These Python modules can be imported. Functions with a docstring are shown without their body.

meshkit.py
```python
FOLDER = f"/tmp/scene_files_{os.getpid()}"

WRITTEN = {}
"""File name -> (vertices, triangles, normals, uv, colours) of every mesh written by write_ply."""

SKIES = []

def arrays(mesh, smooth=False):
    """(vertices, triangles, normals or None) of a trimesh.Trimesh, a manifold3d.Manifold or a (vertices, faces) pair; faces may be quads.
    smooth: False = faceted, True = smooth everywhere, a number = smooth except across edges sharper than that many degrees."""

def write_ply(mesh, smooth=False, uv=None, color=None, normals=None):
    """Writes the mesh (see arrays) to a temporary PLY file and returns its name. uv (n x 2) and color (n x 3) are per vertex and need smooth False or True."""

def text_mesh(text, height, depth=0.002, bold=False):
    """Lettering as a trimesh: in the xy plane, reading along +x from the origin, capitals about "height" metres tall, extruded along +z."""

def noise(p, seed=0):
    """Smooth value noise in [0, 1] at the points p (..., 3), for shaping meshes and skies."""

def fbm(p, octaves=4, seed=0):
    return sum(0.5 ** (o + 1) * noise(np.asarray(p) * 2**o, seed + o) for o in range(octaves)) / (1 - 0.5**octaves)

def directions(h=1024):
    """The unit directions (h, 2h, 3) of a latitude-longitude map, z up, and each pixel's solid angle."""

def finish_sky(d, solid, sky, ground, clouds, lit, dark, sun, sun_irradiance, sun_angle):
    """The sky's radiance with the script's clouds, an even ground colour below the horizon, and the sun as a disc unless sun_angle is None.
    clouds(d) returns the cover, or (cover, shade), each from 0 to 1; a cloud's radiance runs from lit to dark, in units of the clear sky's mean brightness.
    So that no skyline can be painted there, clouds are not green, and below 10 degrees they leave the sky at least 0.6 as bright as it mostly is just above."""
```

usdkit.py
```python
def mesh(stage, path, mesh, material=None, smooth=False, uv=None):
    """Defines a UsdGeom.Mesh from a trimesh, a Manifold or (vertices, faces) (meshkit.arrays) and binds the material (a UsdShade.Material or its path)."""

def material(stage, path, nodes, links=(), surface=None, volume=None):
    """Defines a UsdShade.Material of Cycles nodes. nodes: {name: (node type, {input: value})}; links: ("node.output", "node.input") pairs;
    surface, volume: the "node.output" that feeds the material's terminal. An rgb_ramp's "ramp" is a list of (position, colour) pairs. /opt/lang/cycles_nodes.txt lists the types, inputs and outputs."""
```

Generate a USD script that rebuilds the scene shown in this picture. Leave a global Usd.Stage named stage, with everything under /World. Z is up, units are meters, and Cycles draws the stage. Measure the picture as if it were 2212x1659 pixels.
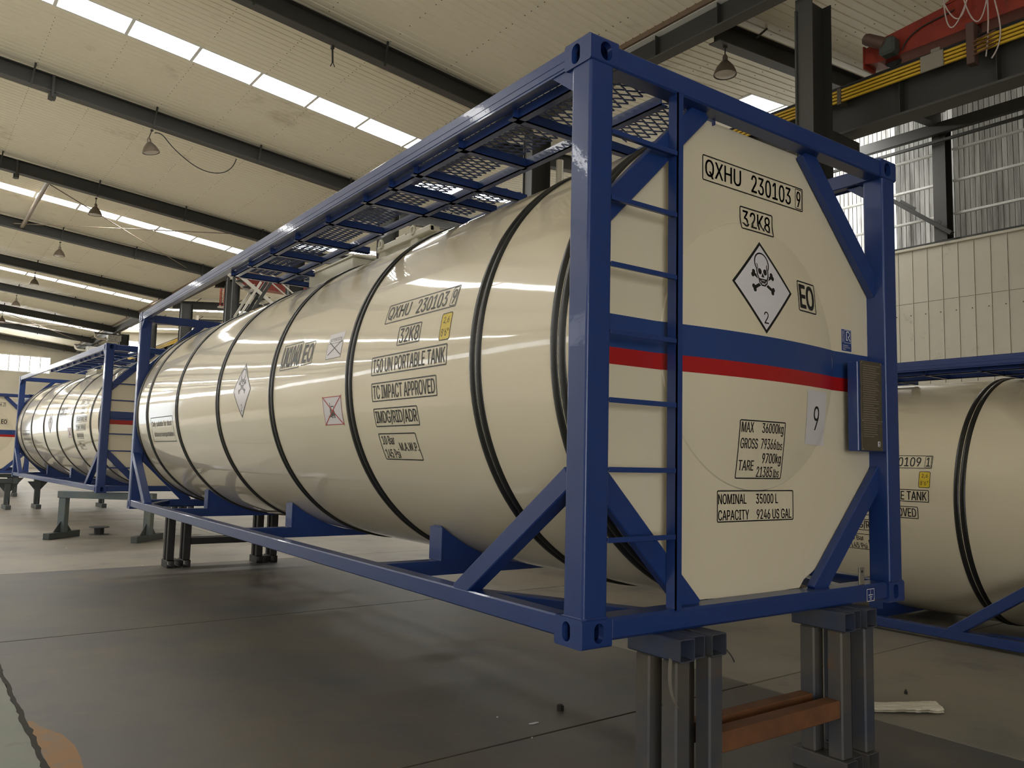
import math, random
import numpy as np, trimesh, meshkit, usdkit
from pxr import Usd, UsdGeom, UsdShade, UsdLux, Sdf, Gf
from shapely.geometry import Polygon, Point, LineString, box as sbox
from shapely import affinity
from shapely.ops import unary_union

random.seed(7); RNG = np.random.default_rng(7)
stage = Usd.Stage.CreateInMemory()
UsdGeom.SetStageUpAxis(stage, 'Z'); UsdGeom.SetStageMetersPerUnit(stage, 1.0)
stage.SetDefaultPrim(UsdGeom.Xform.Define(stage, '/World').GetPrim())

# ------------------------------------------------------------------ camera, light levels, exposure
CAM_POS = np.array([-2.1712, -2.4991, 1.5555])
YAW, PITCH, ROLL, FPX = 0.6234, 0.0934, 0.0237, 1741.6
cy, sy, cp, sp = math.cos(YAW), math.sin(YAW), math.cos(PITCH), math.sin(PITCH)
fwd = np.array([sy*cp, cy*cp, sp]); rt = np.array([cy, -sy, 0.0]); up = np.cross(rt, fwd)
cr, sr = math.cos(ROLL), math.sin(ROLL)
rt, up = cr*rt + sr*up, -sr*rt + cr*up
cam = UsdGeom.Camera.Define(stage, '/World/camera')
cam.CreateHorizontalApertureAttr(36.0); cam.CreateVerticalApertureAttr(27.0)
cam.CreateFocalLengthAttr(36.0*FPX/2212)
cam.CreateClippingRangeAttr(Gf.Vec2f(0.05, 500))
M4 = Gf.Matrix4d(*rt, 0, *up, 0, *(-fwd), 0, *CAM_POS, 1)
UsdGeom.Xformable(cam).AddTransformOp().Set(M4)
EXPOSURE = 0.38
cam.CreateExposureAttr(EXPOSURE)
SKYLIGHT = 17.0        # radiance of the translucent roof strips, lit by the sky above them
END_WINDOW = 12.0       # radiance of the lit windows in the walls
WALL_SHEET = 0.9      # radiance of the dirty translucent wall sheets
LEFT_WINDOW = 3.0      # high window band of the left wall
ADDED_FRONT_DOOR = 5.0       # glow of an unseen door added behind the camera for front light
DOOR_OPENING = 1.6     # glow of the far wall door and of an added left wall door

# ------------------------------------------------------------------ materials
LOOKS = '/World/Looks'
UsdGeom.Scope.Define(stage, LOOKS)
def paint(name, rgb, rough=0.4, metal=0.0, coat=0.0, spec=0.5, var=None, scale=3.0, detail=4, bump=0.0, bscale=8.0, bvec=(1, 1, 1), dirt=None):
    """principled paint; var = second colour mixed in by noise; dirt = (colour, lo, hi, scale) stains"""
    n = {'p': ('principled_bsdf', dict(base_color=rgb, roughness=rough, metallic=metal, coat_weight=coat, coat_roughness=0.045, specular_ior_level=spec))}
    l = []
    if var is not None or dirt is not None or bump:
        n['tc'] = ('texture_coordinate', {})
    last = None
    if var is not None:
        n['nz'] = ('noise_texture', dict(scale=scale, detail=detail, roughness=0.6))
        n['rp'] = ('rgb_ramp', dict(ramp=[(0.35, rgb), (0.65, var)]))
        l += [('tc.object', 'nz.vector'), ('nz.fac', 'rp.fac')]; last = 'rp.color'
    if dirt is not None:
        n['dn'] = ('noise_texture', dict(scale=dirt[3], detail=6.0, roughness=0.7))
        n['dm'] = ('map_range', dict(from_min=dirt[1], from_max=dirt[2], to_min=0.0, to_max=1.0, clamp=True))
        n['dx'] = ('mix_color', dict(a=rgb, b=dirt[0]))
        l += [('tc.object', 'dn.vector'), ('dn.fac', 'dm.value'), ('dm.result', 'dx.fac')]
        if last: l.append((last, 'dx.a'))
        last = 'dx.result'
    if last: l.append((last, 'p.base_color'))
    if bump:
        n['bm'] = ('mapping', dict(scale=bvec))
        n['bn'] = ('noise_texture', dict(scale=bscale, detail=2.0))
        n['bp'] = ('bump', dict(strength=1.0, distance=bump))
        l += [('tc.object', 'bm.vector'), ('bm.vector', 'bn.vector'), ('bn.fac', 'bp.height'), ('bp.normal', 'p.normal')]
        if coat: l.append(('bp.normal', 'p.coat_normal'))
    return usdkit.material(stage, f'{LOOKS}/{name}', n, l, surface='p.BSDF')
def glow(name, rgb, strength, dirt=None):
    n = {'e': ('emission', dict(color=rgb, strength=strength))}; l = []
    if dirt:
        n['tc'] = ('texture_coordinate', {}); n['mp'] = ('mapping', dict(scale=dirt[2]))
        n['nz'] = ('noise_texture', dict(scale=1.0, detail=5.0, roughness=0.65))
        n['rp'] = ('rgb_ramp', dict(ramp=[(0.3, dirt[0]), (0.7, dirt[1])]))
        l = [('tc.object', 'mp.vector'), ('mp.vector', 'nz.vector'), ('nz.fac', 'rp.fac'), ('rp.color', 'e.color')]
    return usdkit.material(stage, f'{LOOKS}/{name}', n, l, surface='e.emission')

M = {}
M['blue'] = paint('blue_paint', (0.011, 0.037, 0.165), 0.38, coat=0.25, var=(0.013, 0.041, 0.178), scale=2.5, bump=0.00025, bscale=30)
M['cream'] = paint('cream_paint', (0.78, 0.69, 0.51), 0.40, coat=1.0, spec=0.5, bump=0.0022, bscale=1.0, bvec=(1.6, 0.8, 3.5))
M['cream_part'] = paint('cream_fitting_paint', (0.66, 0.63, 0.52), 0.35)
M['band'] = paint('black_sealant', (0.012, 0.012, 0.011), 0.35)
M['black'] = paint('black_print', (0.012, 0.012, 0.012), 0.4)
M['white'] = paint('white_print', (0.74, 0.70, 0.73), 0.35)
M['navy'] = paint('navy_print', (0.022, 0.055, 0.20), 0.3)
M['red_print'] = paint('red_print', (0.42, 0.012, 0.014), 0.3)
M['yellow_print'] = paint('yellow_print', (0.75, 0.55, 0.03), 0.35)
M['paper'] = paint('paper', (0.66, 0.62, 0.62), 0.8)
M['plate'] = paint('data_plate_metal', (0.10, 0.085, 0.06), 0.55, metal=0.35, var=(0.13, 0.105, 0.07), scale=14)
M['steel'] = paint('bare_steel', (0.34, 0.31, 0.26), 0.45, metal=0.6)
M['mesh'] = paint('walkway_mesh_paint', (0.055, 0.08, 0.19), 0.38, spec=0.6)
M['dark_steel'] = paint('dark_grey_steel_paint', (0.036, 0.037, 0.033), 0.55, var=(0.043, 0.043, 0.038), scale=1.2)
M['beam_flange'] = paint('grey_flange_paint', (0.075, 0.072, 0.066), 0.55)
M['ceil'] = paint('roof_liner_sheet', (0.89, 0.82, 0.65), 0.42, var=(0.91, 0.845, 0.675), scale=0.4, dirt=((0.55, 0.47, 0.34), 0.60, 0.80, 0.5))
M['screw'] = paint('dark_screw', (0.08, 0.07, 0.055), 0.6)
M['stand'] = paint('weathered_dark_steel', (0.105, 0.090, 0.070), 0.55, metal=0.15, var=(0.055, 0.062, 0.085), scale=2.2, dirt=((0.17, 0.085, 0.035), 0.60, 0.78, 4))
M['stand_blue'] = paint('blue_tinted_steel', (0.035, 0.052, 0.11), 0.5, var=(0.06, 0.06, 0.062), scale=3)
M['tape'] = paint('dirty_tape', (0.20, 0.175, 0.14), 0.7)
M['rust'] = paint('rust_orange_primer', (0.19, 0.075, 0.028), 0.7, var=(0.13, 0.055, 0.025), scale=7)
M['black_steel'] = paint('black_steel', (0.016, 0.014, 0.012), 0.6)
M['green_steel'] = paint('grey_green_steel_paint', (0.16, 0.185, 0.16), 0.5, var=(0.11, 0.14, 0.17), scale=3)
M['green_steel_dark'] = paint('dark_grey_green_steel', (0.07, 0.08, 0.08), 0.55)
M['concrete_bounce'] = paint('pale_bounce_floor', (0.54, 0.50, 0.42), 0.5, var=(0.48, 0.44, 0.37), scale=0.6)  # unseen floor made paler to bounce light up to the ceiling
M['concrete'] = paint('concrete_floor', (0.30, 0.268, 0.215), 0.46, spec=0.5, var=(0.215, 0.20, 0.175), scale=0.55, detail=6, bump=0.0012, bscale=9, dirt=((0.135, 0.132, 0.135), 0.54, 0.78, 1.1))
M['concrete_dark'] = paint('dark_stained_concrete', (0.140, 0.118, 0.088), 0.50, spec=0.5, var=(0.075, 0.078, 0.088), scale=0.5, detail=6, bump=0.0012, bscale=9, dirt=((0.075, 0.080, 0.096), 0.52, 0.74, 0.8))
M['green_floor'] = paint('green_painted_concrete', (0.16, 0.19, 0.14), 0.5, var=(0.19, 0.20, 0.15), scale=2, dirt=((0.10, 0.10, 0.08), 0.55, 0.75, 3))
M['seam'] = paint('dark_floor_seam', (0.045, 0.042, 0.038), 0.9)
M['orange_floor'] = paint('worn_orange_floor_paint', (0.34, 0.17, 0.045), 0.6, dirt=((0.2, 0.18, 0.15), 0.48, 0.70, 6))
M['crane_yellow'] = paint('yellow_conductor', (0.72, 0.45, 0.03), 0.4)
M['crane_red'] = paint('red_crane_paint', (0.36, 0.045, 0.022), 0.45, var=(0.28, 0.035, 0.02), scale=2, dirt=((0.06, 0.02, 0.015), 0.60, 0.75, 2))
M['black_rail'] = paint('crane_rail_steel', (0.02, 0.018, 0.017), 0.5)
M['motor'] = paint('motor_green_grey', (0.07, 0.085, 0.07), 0.6)
M['motor_brown'] = paint('motor_brown', (0.12, 0.07, 0.055), 0.6)
M['cable_white'] = paint('pale_cable', (0.62, 0.52, 0.47), 0.5)
M['cable'] = paint('dark_cable', (0.03, 0.027, 0.022), 0.6)
M['wall_panel'] = paint('beige_sandwich_panel', (0.55, 0.51, 0.40), 0.45, var=(0.58, 0.54, 0.43), scale=1.5, dirt=((0.30, 0.27, 0.21), 0.62, 0.80, 1.6))
M['wall_plain'] = paint('pale_plaster', (0.60, 0.56, 0.47), 0.8, var=(0.64, 0.60, 0.51), scale=0.8)
M['girt'] = paint('galvanised_girt', (0.82, 0.82, 0.78), 0.4)
M['gutter'] = paint('brown_gutter', (0.17, 0.115, 0.075), 0.6)
M['lamp_shade'] = paint('lamp_shade_metal', (0.16, 0.13, 0.10), 0.35, metal=0.4)
M['lamp_glass'] = paint('lamp_inner', (0.60, 0.54, 0.46), 0.3)
M['duct'] = paint('galvanised_duct', (0.55, 0.55, 0.52), 0.35, metal=0.5, dirt=((0.25, 0.24, 0.2), 0.5, 0.7, 9))
M['pipe'] = paint('beige_pipe', (0.62, 0.57, 0.45), 0.4)
M['strut'] = paint('brown_tube', (0.24, 0.19, 0.14), 0.5)
M['stair'] = paint('pale_stair_paint', (0.62, 0.58, 0.50), 0.5)
M['cardboard'] = paint('crumpled_white_wrapping', (0.74, 0.69, 0.58), 0.8, var=(0.66, 0.60, 0.49), scale=9)
M['skylight'] = glow('skylight_sheet', (1.0, 0.985, 0.95), SKYLIGHT)
M['window'] = glow('lit_window', (1.0, 0.99, 0.96), END_WINDOW)
M['added_door_front'] = glow('added_front_door_glow', (0.95, 0.96, 0.95), ADDED_FRONT_DOOR)
M['left_window'] = glow('left_wall_window', (0.97, 0.98, 1.0), LEFT_WINDOW)
M['door_day'] = glow('daylight_opening', (0.84, 0.92, 1.0), DOOR_OPENING)
M['sheet_dim'] = glow('dim_translucent_sheet', (1, 1, 1), WALL_SHEET, ((0.05, 0.047, 0.038), (0.17, 0.162, 0.135), (7, 7, 0.4)))
M['sheet_mid'] = glow('mid_translucent_sheet', (1, 1, 1), WALL_SHEET, ((0.10, 0.096, 0.082), (0.46, 0.45, 0.40), (6, 6, 0.5)))
M['sheet_bright'] = glow('bright_translucent_sheet', (1, 1, 1), WALL_SHEET, ((0.5, 0.49, 0.44), (1.5, 1.46, 1.36), (6, 6, 0.5)))

# ------------------------------------------------------------------ scene helpers
COUNT = {}
def numbered(parent, name):
    k = (parent, name); i = COUNT.get(k, 0); COUNT[k] = i + 1
    return name if i == 0 else f'{name}_{i:03d}'
def tag(prim, label=None, cat=None, group=None, kind=None):
    for k, v in (('label', label), ('category', cat), ('group', group), ('kind', kind)):
        if v: prim.SetCustomDataByKey(k, v)
    return prim
def thing(name, label, cat, loc=(0, 0, 0), rotz=0.0, group=None, kind=None):
    x = UsdGeom.Xform.Define(stage, '/World/' + numbered('/World', name))
    x.AddTranslateOp().Set(Gf.Vec3d(*map(float, loc))); x.AddRotateZOp().Set(math.degrees(rotz))
    return tag(x.GetPrim(), label, cat, group, kind)
def struct(name, loc=(0, 0, 0), rotz=0.0, label=None):
    return thing(name, label, None, loc, rotz, kind='structure')
def part(parent, name, mesh, mat, smooth=30, label=None, kind=None):
    pp = str(parent.GetPath()); path = pp + '/' + numbered(pp, name)
    if isinstance(mesh, list): mesh = trimesh.util.concatenate(mesh)
    m = usdkit.mesh(stage, path, mesh, M[mat], smooth)
    return tag(m.GetPrim(), label, None, None, kind)
def single(name, mesh, mat, label, cat, loc=(0, 0, 0), rotz=0.0, group=None, smooth=30, kind=None):
    """a thing that is one mesh"""
    path = '/World/' + numbered('/World', name)
    if isinstance(mesh, list): mesh = trimesh.util.concatenate(mesh)
    m = usdkit.mesh(stage, path, mesh, M[mat], smooth)
    m.AddTranslateOp().Set(Gf.Vec3d(*map(float, loc))); m.AddRotateZOp().Set(math.degrees(rotz))
    return tag(m.GetPrim(), label, cat, group, kind)

# ------------------------------------------------------------------ mesh helpers
def T(v, f): return trimesh.Trimesh(np.asarray(v, float), np.asarray(f, int), process=False)
CUBE_F = np.array([[0,2,1],[0,3,2],[4,5,6],[4,6,7],[0,1,5],[0,5,4],[1,2,6],[1,6,5],[2,3,7],[2,7,6],[3,0,4],[3,4,7]])
def bx(x0, x1, y0, y1, z0, z1, c=0.0):
    if x0 > x1: x0, x1 = x1, x0
    if y0 > y1: y0, y1 = y1, y0
    if z0 > z1: z0, z1 = z1, z0
    if c <= 0:
        return T([[x0,y0,z0],[x1,y0,z0],[x1,y1,z0],[x0,y1,z0],[x0,y0,z1],[x1,y0,z1],[x1,y1,z1],[x0,y1,z1]], CUBE_F)
    c = min(c, (x1-x0)/2.1, (y1-y0)/2.1, (z1-z0)/2.1)
    p = []
    for X, sx in ((x0, 1), (x1, -1)):
        for Y, s2 in ((y0, 1), (y1, -1)):
            for Z, sz in ((z0, 1), (z1, -1)):
                p += [[X, Y+s2*c, Z+sz*c], [X+sx*c, Y, Z+sz*c], [X+sx*c, Y+s2*c, Z]]
    return trimesh.convex.convex_hull(np.array(p))
def place(mesh, origin, ex, ey, ez):
    m = mesh.copy(); m.vertices = np.asarray(origin) + mesh.vertices @ np.array([ex, ey, ez], float)
    return m
def bar(p, q, w, h, upv=(0, 0, 1), c=0.004, shift=(0, 0)):
    """box beam from p to q; w across, h along upv"""
    p, q = np.asarray(p, float), np.asarray(q, float); d = q - p; L = np.linalg.norm(d); d /= L
    s = np.cross(d, upv); s /= np.linalg.norm(s); u = np.cross(s, d)
    m = bx(-w/2+shift[0], w/2+shift[0], 0, L, -h/2+shift[1], h/2+shift[1], c)
    return place(m, p, s, d, u)
def bars(P, Q, w, h):
    """many plain box bars in one mesh"""
    P, Q = np.asarray(P, float), np.asarray(Q, float); d = Q-P; d /= np.linalg.norm(d, axis=1)[:, None]
    s = np.cross(d, [0, 0, 1.0]); s /= np.linalg.norm(s, axis=1)[:, None]; u = np.cross(s, d)
    v = []
    for base in (P, Q):
        for a, b in ((-1, -1), (1, -1), (1, 1), (-1, 1)):
            v.append(base + s*a*w/2 + u*b*h/2)
    v = np.stack(v, 1).reshape(-1, 3)
    f = np.array([[0,1,5],[0,5,4],[1,2,6],[1,6,5],[2,3,7],[2,7,6],[3,0,4],[3,4,7]])
    return T(v, (f[None] + 8*np.arange(len(P))[:, None, None]).reshape(-1, 3))
def rod(p, q, r, n=12):
    return trimesh.creation.cylinder(r, segment=[p, q], sections=n)
def tube_path(pts, r, n=8):
    """swept round cable"""
    pts = np.asarray(pts, float); t = np.gradient(pts, axis=0); t /= np.linalg.norm(t, axis=1)[:, None]
    ref = np.array([0.31, 0.17, 0.93]); a = np.cross(t, ref); a /= np.linalg.norm(a, axis=1)[:, None]; b = np.cross(t, a)
    ang = np.linspace(0, 2*np.pi, n, endpoint=False)
    v = (pts[:, None] + r*(np.cos(ang)[None, :, None]*a[:, None] + np.sin(ang)[None, :, None]*b[:, None])).reshape(-1, 3)
    f = []
    for i in range(len(pts)-1):
        for k in range(n):
            k2 = (k+1) % n; f += [[i*n+k, i*n+k2, (i+1)*n+k2], [i*n+k, (i+1)*n+k2, (i+1)*n+k]]
    return T(v, f)
def smooth_curve(ctrl, n=40):
    from scipy.interpolate import CubicSpline
    c = np.asarray(ctrl, float); s = np.r_[0, np.cumsum(np.linalg.norm(np.diff(c, axis=0), axis=1))]
    return CubicSpline(s, c)(np.linspace(0, s[-1], n))
def tri(poly):
    if poly.is_empty: return T(np.zeros((0, 3)), np.zeros((0, 3), int))
    out = []
    for g in getattr(poly, 'geoms', [poly]):
        v, f = trimesh.creation.triangulate_polygon(g, engine='earcut')
        out.append(T(np.c_[v, np.zeros(len(v))], f))
    return trimesh.util.concatenate(out)
def extr(poly, d):
    return trimesh.util.concatenate([trimesh.creation.extrude_polygon(g, d, engine='earcut') for g in getattr(poly, 'geoms', [poly])])
def rrect(x0, x1, y0, y1, r):
    return sbox(x0+r, y0+r, x1-r, y1-r).buffer(r, quad_segs=5)
def lathe_y(prof, n, xc, zc):
    """prof: (y, r) rows swept about the axis x=xc, z=zc"""
    prof = np.asarray(prof, float); ang = np.linspace(0, 2*np.pi, n, endpoint=False); k = len(prof)
    v = np.zeros((k, n, 3)); v[:, :, 0] = xc + prof[:, 1][:, None]*np.cos(ang); v[:, :, 1] = prof[:, 0][:, None]; v[:, :, 2] = zc + prof[:, 1][:, None]*np.sin(ang)
    idx = np.arange(k*n).reshape(k, n); a, b, c, d = idx[:-1], np.roll(idx, -1, 1)[:-1], np.roll(idx, -1, 1)[1:], idx[1:]
    f = np.concatenate([np.stack([a, d, b], -1).reshape(-1, 3), np.stack([b, d, c], -1).reshape(-1, 3)])
    return T(v.reshape(-1, 3), f)
def lathe_z(prof, n=24):
    m = lathe_y([(z, r) for r, z in prof], n, 0, 0)
    v = m.vertices; return T(np.c_[v[:, 0], v[:, 2], v[:, 1]], m.faces[:, ::-1])
def mirror(mesh, ax, c):
    if isinstance(mesh, list): mesh = trimesh.util.concatenate(mesh)
    v = np.array(mesh.vertices); v[:, ax] = 2*c - v[:, ax]
    return T(v, np.asarray(mesh.faces)[:, ::-1])
def moved(mesh, dx=0, dy=0, dz=0):
    m = mesh.copy(); m.apply_translation((dx, dy, dz)); return m

# ------------------------------------------------------------------ lettering
TXT = {}
def text2d(text, bold=False):
    if (text, bold) not in TXT:
        m = meshkit.text_mesh(text, 1.0, 0.1, bold); keep = m.face_normals[:, 2] > 0.9
        f = m.faces[keep]; u, inv = np.unique(f, return_inverse=True)
        v = m.vertices[u][:, :2]; v = v - v.min(0); TXT[(text, bold)] = (v/ v.max(0), inv.reshape(-1, 3))
    return TXT[(text, bold)]
def lay(text, x0, x1, y0, y1, bold=False):
    v, f = text2d(text, bold)
    return T(np.c_[x0 + v[:, 0]*(x1-x0), y0 + v[:, 1]*(y1-y0), np.zeros(len(v))], f)
def ring2d(x0, x1, y0, y1, w=0.006, r=0.004):
    o = rrect(x0, x1, y0, y1, r+w); return tri(o.difference(rrect(x0+w, x1-w, y0+w, y1-w, r)))
def onto(meshes, fn, edge=0.06):
    """bends flat lettering (x right, y up) onto a surface: fn(a, b) -> points"""
    if not isinstance(meshes, list): meshes = [meshes]
    m = trimesh.util.concatenate(meshes)
    v, f = trimesh.remesh.subdivide_to_size(m.vertices, m.faces, edge, max_iter=12)
    return T(fn(v[:, 0], v[:, 1]), f)
def rotated(m, deg):
    a = math.radians(deg); R = np.array([[math.cos(a), -math.sin(a), 0], [math.sin(a), math.cos(a), 0], [0, 0, 1]])
    return T(m.vertices @ R.T, m.faces)
def bone(x, y, L, w, deg):
    b = unary_union([LineString([(-L/2, 0), (L/2, 0)]).buffer(w/2)] + [Point(sx*(L/2), sy*w*0.55).buffer(w*0.72) for sx in (-1, 1) for sy in (-1, 1)])
    return affinity.translate(affinity.rotate(b, deg, origin=(0, 0)), x, y)
def skull2d():
    """skull and crossed bones pictogram, about 1 wide; returns the black shape"""
    cran = affinity.scale(Point(0, 0.30).buffer(0.30, quad_segs=24), 1.0, 0.98)
    face = Polygon([(-0.24, 0.25), (0.24, 0.25), (0.22, -0.02), (0.17, -0.12), (0.15, -0.22), (0.06, -0.29), (-0.06, -0.29), (-0.15, -0.22), (-0.17, -0.12), (-0.22, -0.02)]).buffer(0.02)
    head = cran.union(face)
    black = head.difference(head.buffer(-0.042))
    eyes = [affinity.scale(Point(s*0.105, 0.075).buffer(0.075), 0.95, 1.1) for s in (-1, 1)]
    nose = Polygon([(-0.045, -0.06), (0, 0.03), (0.045, -0.06)]).buffer(0.012)
    jaw = LineString([(-0.13, -0.13), (-0.07, -0.20), (0.07, -0.20), (0.13, -0.13)]).buffer(0.022)
    teeth = [LineString([(x, -0.13), (x*0.9, -0.24)]).buffer(0.011) for x in (-0.08, -0.03, 0.03, 0.08)] + [LineString([(-0.13, -0.13), (0.13, -0.13)]).buffer(0.016)]
    cheeks = [LineString([(s*0.20, 0.27), (s*0.175, 0.13)]).buffer(0.014) for s in (-1, 1)]
    bones = unary_union([bone(0, -0.20, 0.86, 0.085, 27), bone(0, -0.20, 0.86, 0.085, -27)]).difference(head.buffer(0.02))
    return unary_union([black, jaw, nose, bones] + eyes + teeth + cheeks)
SKULL = skull2d()
def forklift2d():
    """forklift pictogram about 1 high"""
    P = [sbox(-0.30, -0.30, -0.24, 0.55), sbox(-0.22, -0.30, -0.17, 0.30), sbox(-0.17, -0.22, 0.28, 0.02), sbox(-0.14, 0.02, -0.09, 0.34), sbox(0.16, 0.02, 0.21, 0.34), sbox(-0.16, 0.30, 0.24, 0.36), sbox(-0.55, -0.30, -0.26, -0.25), sbox(0.0, 0.02, 0.16, 0.10)]
    for x in (-0.06, 0.22): P.append(Point(x, -0.27).buffer(0.10).difference(Point(x, -0.27).buffer(0.045)))
    return unary_union(P)

# ------------------------------------------------------------------ building frame of reference (it stands slightly turned to the tanks)
TH = 0.027
def W(x, y, z=0.0):
    return (math.cos(TH)*x - math.sin(TH)*y, math.sin(TH)*x + math.cos(TH)*y, z)
Y0, BAY, ZB = 12.526, 7.5, 0.8
RIDGE, WALL_L, WALL_R, Y_END, Y_FRONT = -6.0, -21.3, 18.45, 73.0, -14.0
VALLEY = 9.3
def raf(x):   # underside of the roof beams
    if x <= RIDGE: return raf(RIDGE + 1e-6) - 0.105*(RIDGE - x)
    if x <= VALLEY: return 9.55 + ZB - 0.105*x
    return 8.68 + ZB + 0.092*(x - 9.2)
def roof(x): return raf(x) + 0.62

# ================================================================== SETTING
# floor: cast concrete slabs with recessed joints
floor = struct('floor', rotz=TH)
part(floor, 'joint_bed', bx(WALL_L-0.3, WALL_R+0.6, Y_FRONT-0.3, Y_END+0.3, -0.10, -0.012), 'seam')
XJ = [-21.5, -18.6, -14.34, -10.07, -5.80, -1.53, 2.74, 7.01, 11.28, 15.55, 18.9]
YJ = [Y_FRONT-0.2] + [1.22 + 4.08*k for k in range(-3, 18)] + [Y_END+0.2]
for i in range(len(XJ)-1):
    for j in range(len(YJ)-1):
        g = 0.006
        dark_slab = -1.6 < XJ[i] < 2.7 and YJ[j+1] < 9.5            # darker slabs along this aisle
        part(floor, 'floor_slab', bx(XJ[i]+g, XJ[i+1]-g, YJ[j]+g, YJ[j+1]-g, -0.09, 0.0, 0.004), 'concrete_bounce' if XJ[i+1] < -5.7 else ('green_floor' if XJ[i+1] < -1.5 else ('concrete_dark' if dark_slab else 'concrete')))
# the rough dirty edge of the green walkway and what is left of an orange line
pts = []
for k, y in enumerate(np.linspace(Y_FRONT, 20, 500)):
    pts.append((y, -1.53 + 0.006*math.sin(k*0.7) + RNG.normal(0, 0.003), 0.022 + 0.008*abs(RNG.normal())))
strip = Polygon([(x-w*0.5, y) for y, x, w in pts] + [(x+w*0.5, y) for y, x, w in pts[::-1]]).buffer(0)
part(floor, 'dirty_edge', moved(extr(strip, 0.0012), dz=0.0002), 'seam')
op = [(-1.505, 3.0), (-1.47, 2.85), (-1.40, 2.66), (-1.375, 2.45), (-1.38, 2.25), (-1.40, 2.0), (-1.41, 1.6), (-1.51, 1.2), (-1.505, 2.0)]
part(floor, 'orange_paint_patch', moved(extr(Polygon(op).buffer(0.012), 0.001), dz=0.0002), 'orange_floor', label='worn orange paint patch')

# ceiling: liner panels with grooves running down the slope, open over the skylight strips
ceiling = struct('ceiling', rotz=TH)
LEFT_STRIPS = [16.28 + 15.05*k for k in range(0, 4)]
RIGHT_STRIPS = [9.5 + 9.95*k for k in range(-1, 6)]
SW = 0.41
def panels(y0, y1, strips):
    """(from, to) of ceiling panels about 1 m wide, leaving the strips free"""
    cuts, at = [], y0
    for s in sorted(strips):
        if s-SW > at: cuts.append((at, s-SW))
        at = s+SW
    if at < y1: cuts.append((at, y1))
    for a, b in cuts:
        n = max(1, round((b-a)/1.0))
        for k in range(n): yield a + (b-a)*k/n, a + (b-a)*(k+1)/n
def roof_panel(y0, y1, xa, xb, ribs=5, dy=0.011):
    """a liner sheet: pans about 0.2 m wide with narrow raised-back grooves between"""
    w = (y1-y0)/ribs; prof = []
    for k in range(ribs):
        a = y0 + k*w
        prof += [(a, dy*1.4), (a+0.012, dy*1.4), (a+0.022, 0), (a+w-0.022, 0), (a+w-0.012, dy*1.4)]
    prof.append((y1, dy*1.4)); prof = np.array(prof); n = len(prof)
    v = np.concatenate([np.c_[np.full(n, x), prof[:, 0], roof(x) + prof[:, 1]] for x in (xa, xb)])
    f = []
    for k in range(n-1): f += [[k, k+1, n+k+1], [k, n+k+1, n+k]]
    return T(v, f)
for a, b in panels(Y_FRONT, Y_END+0.2, LEFT_STRIPS):
    part(ceiling, 'ceiling_panel', roof_panel(a, b, RIDGE, VALLEY-1e-4), 'ceil', smooth=False)
for a, b in panels(Y_FRONT, Y_END+0.2, RIGHT_STRIPS):
    part(ceiling, 'ceiling_panel', roof_panel(a, b, VALLEY+1e-4, WALL_R+0.6), 'ceil', smooth=False)
for a, b in panels(Y_FRONT, Y_END+0.2, LEFT_STRIPS):
    if b-a > 1.02 or True: part(ceiling, 'far_panel', roof_panel(a, b, WALL_L-0.2, RIDGE-1e-4, 1), 'ceil', smooth=False)
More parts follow.
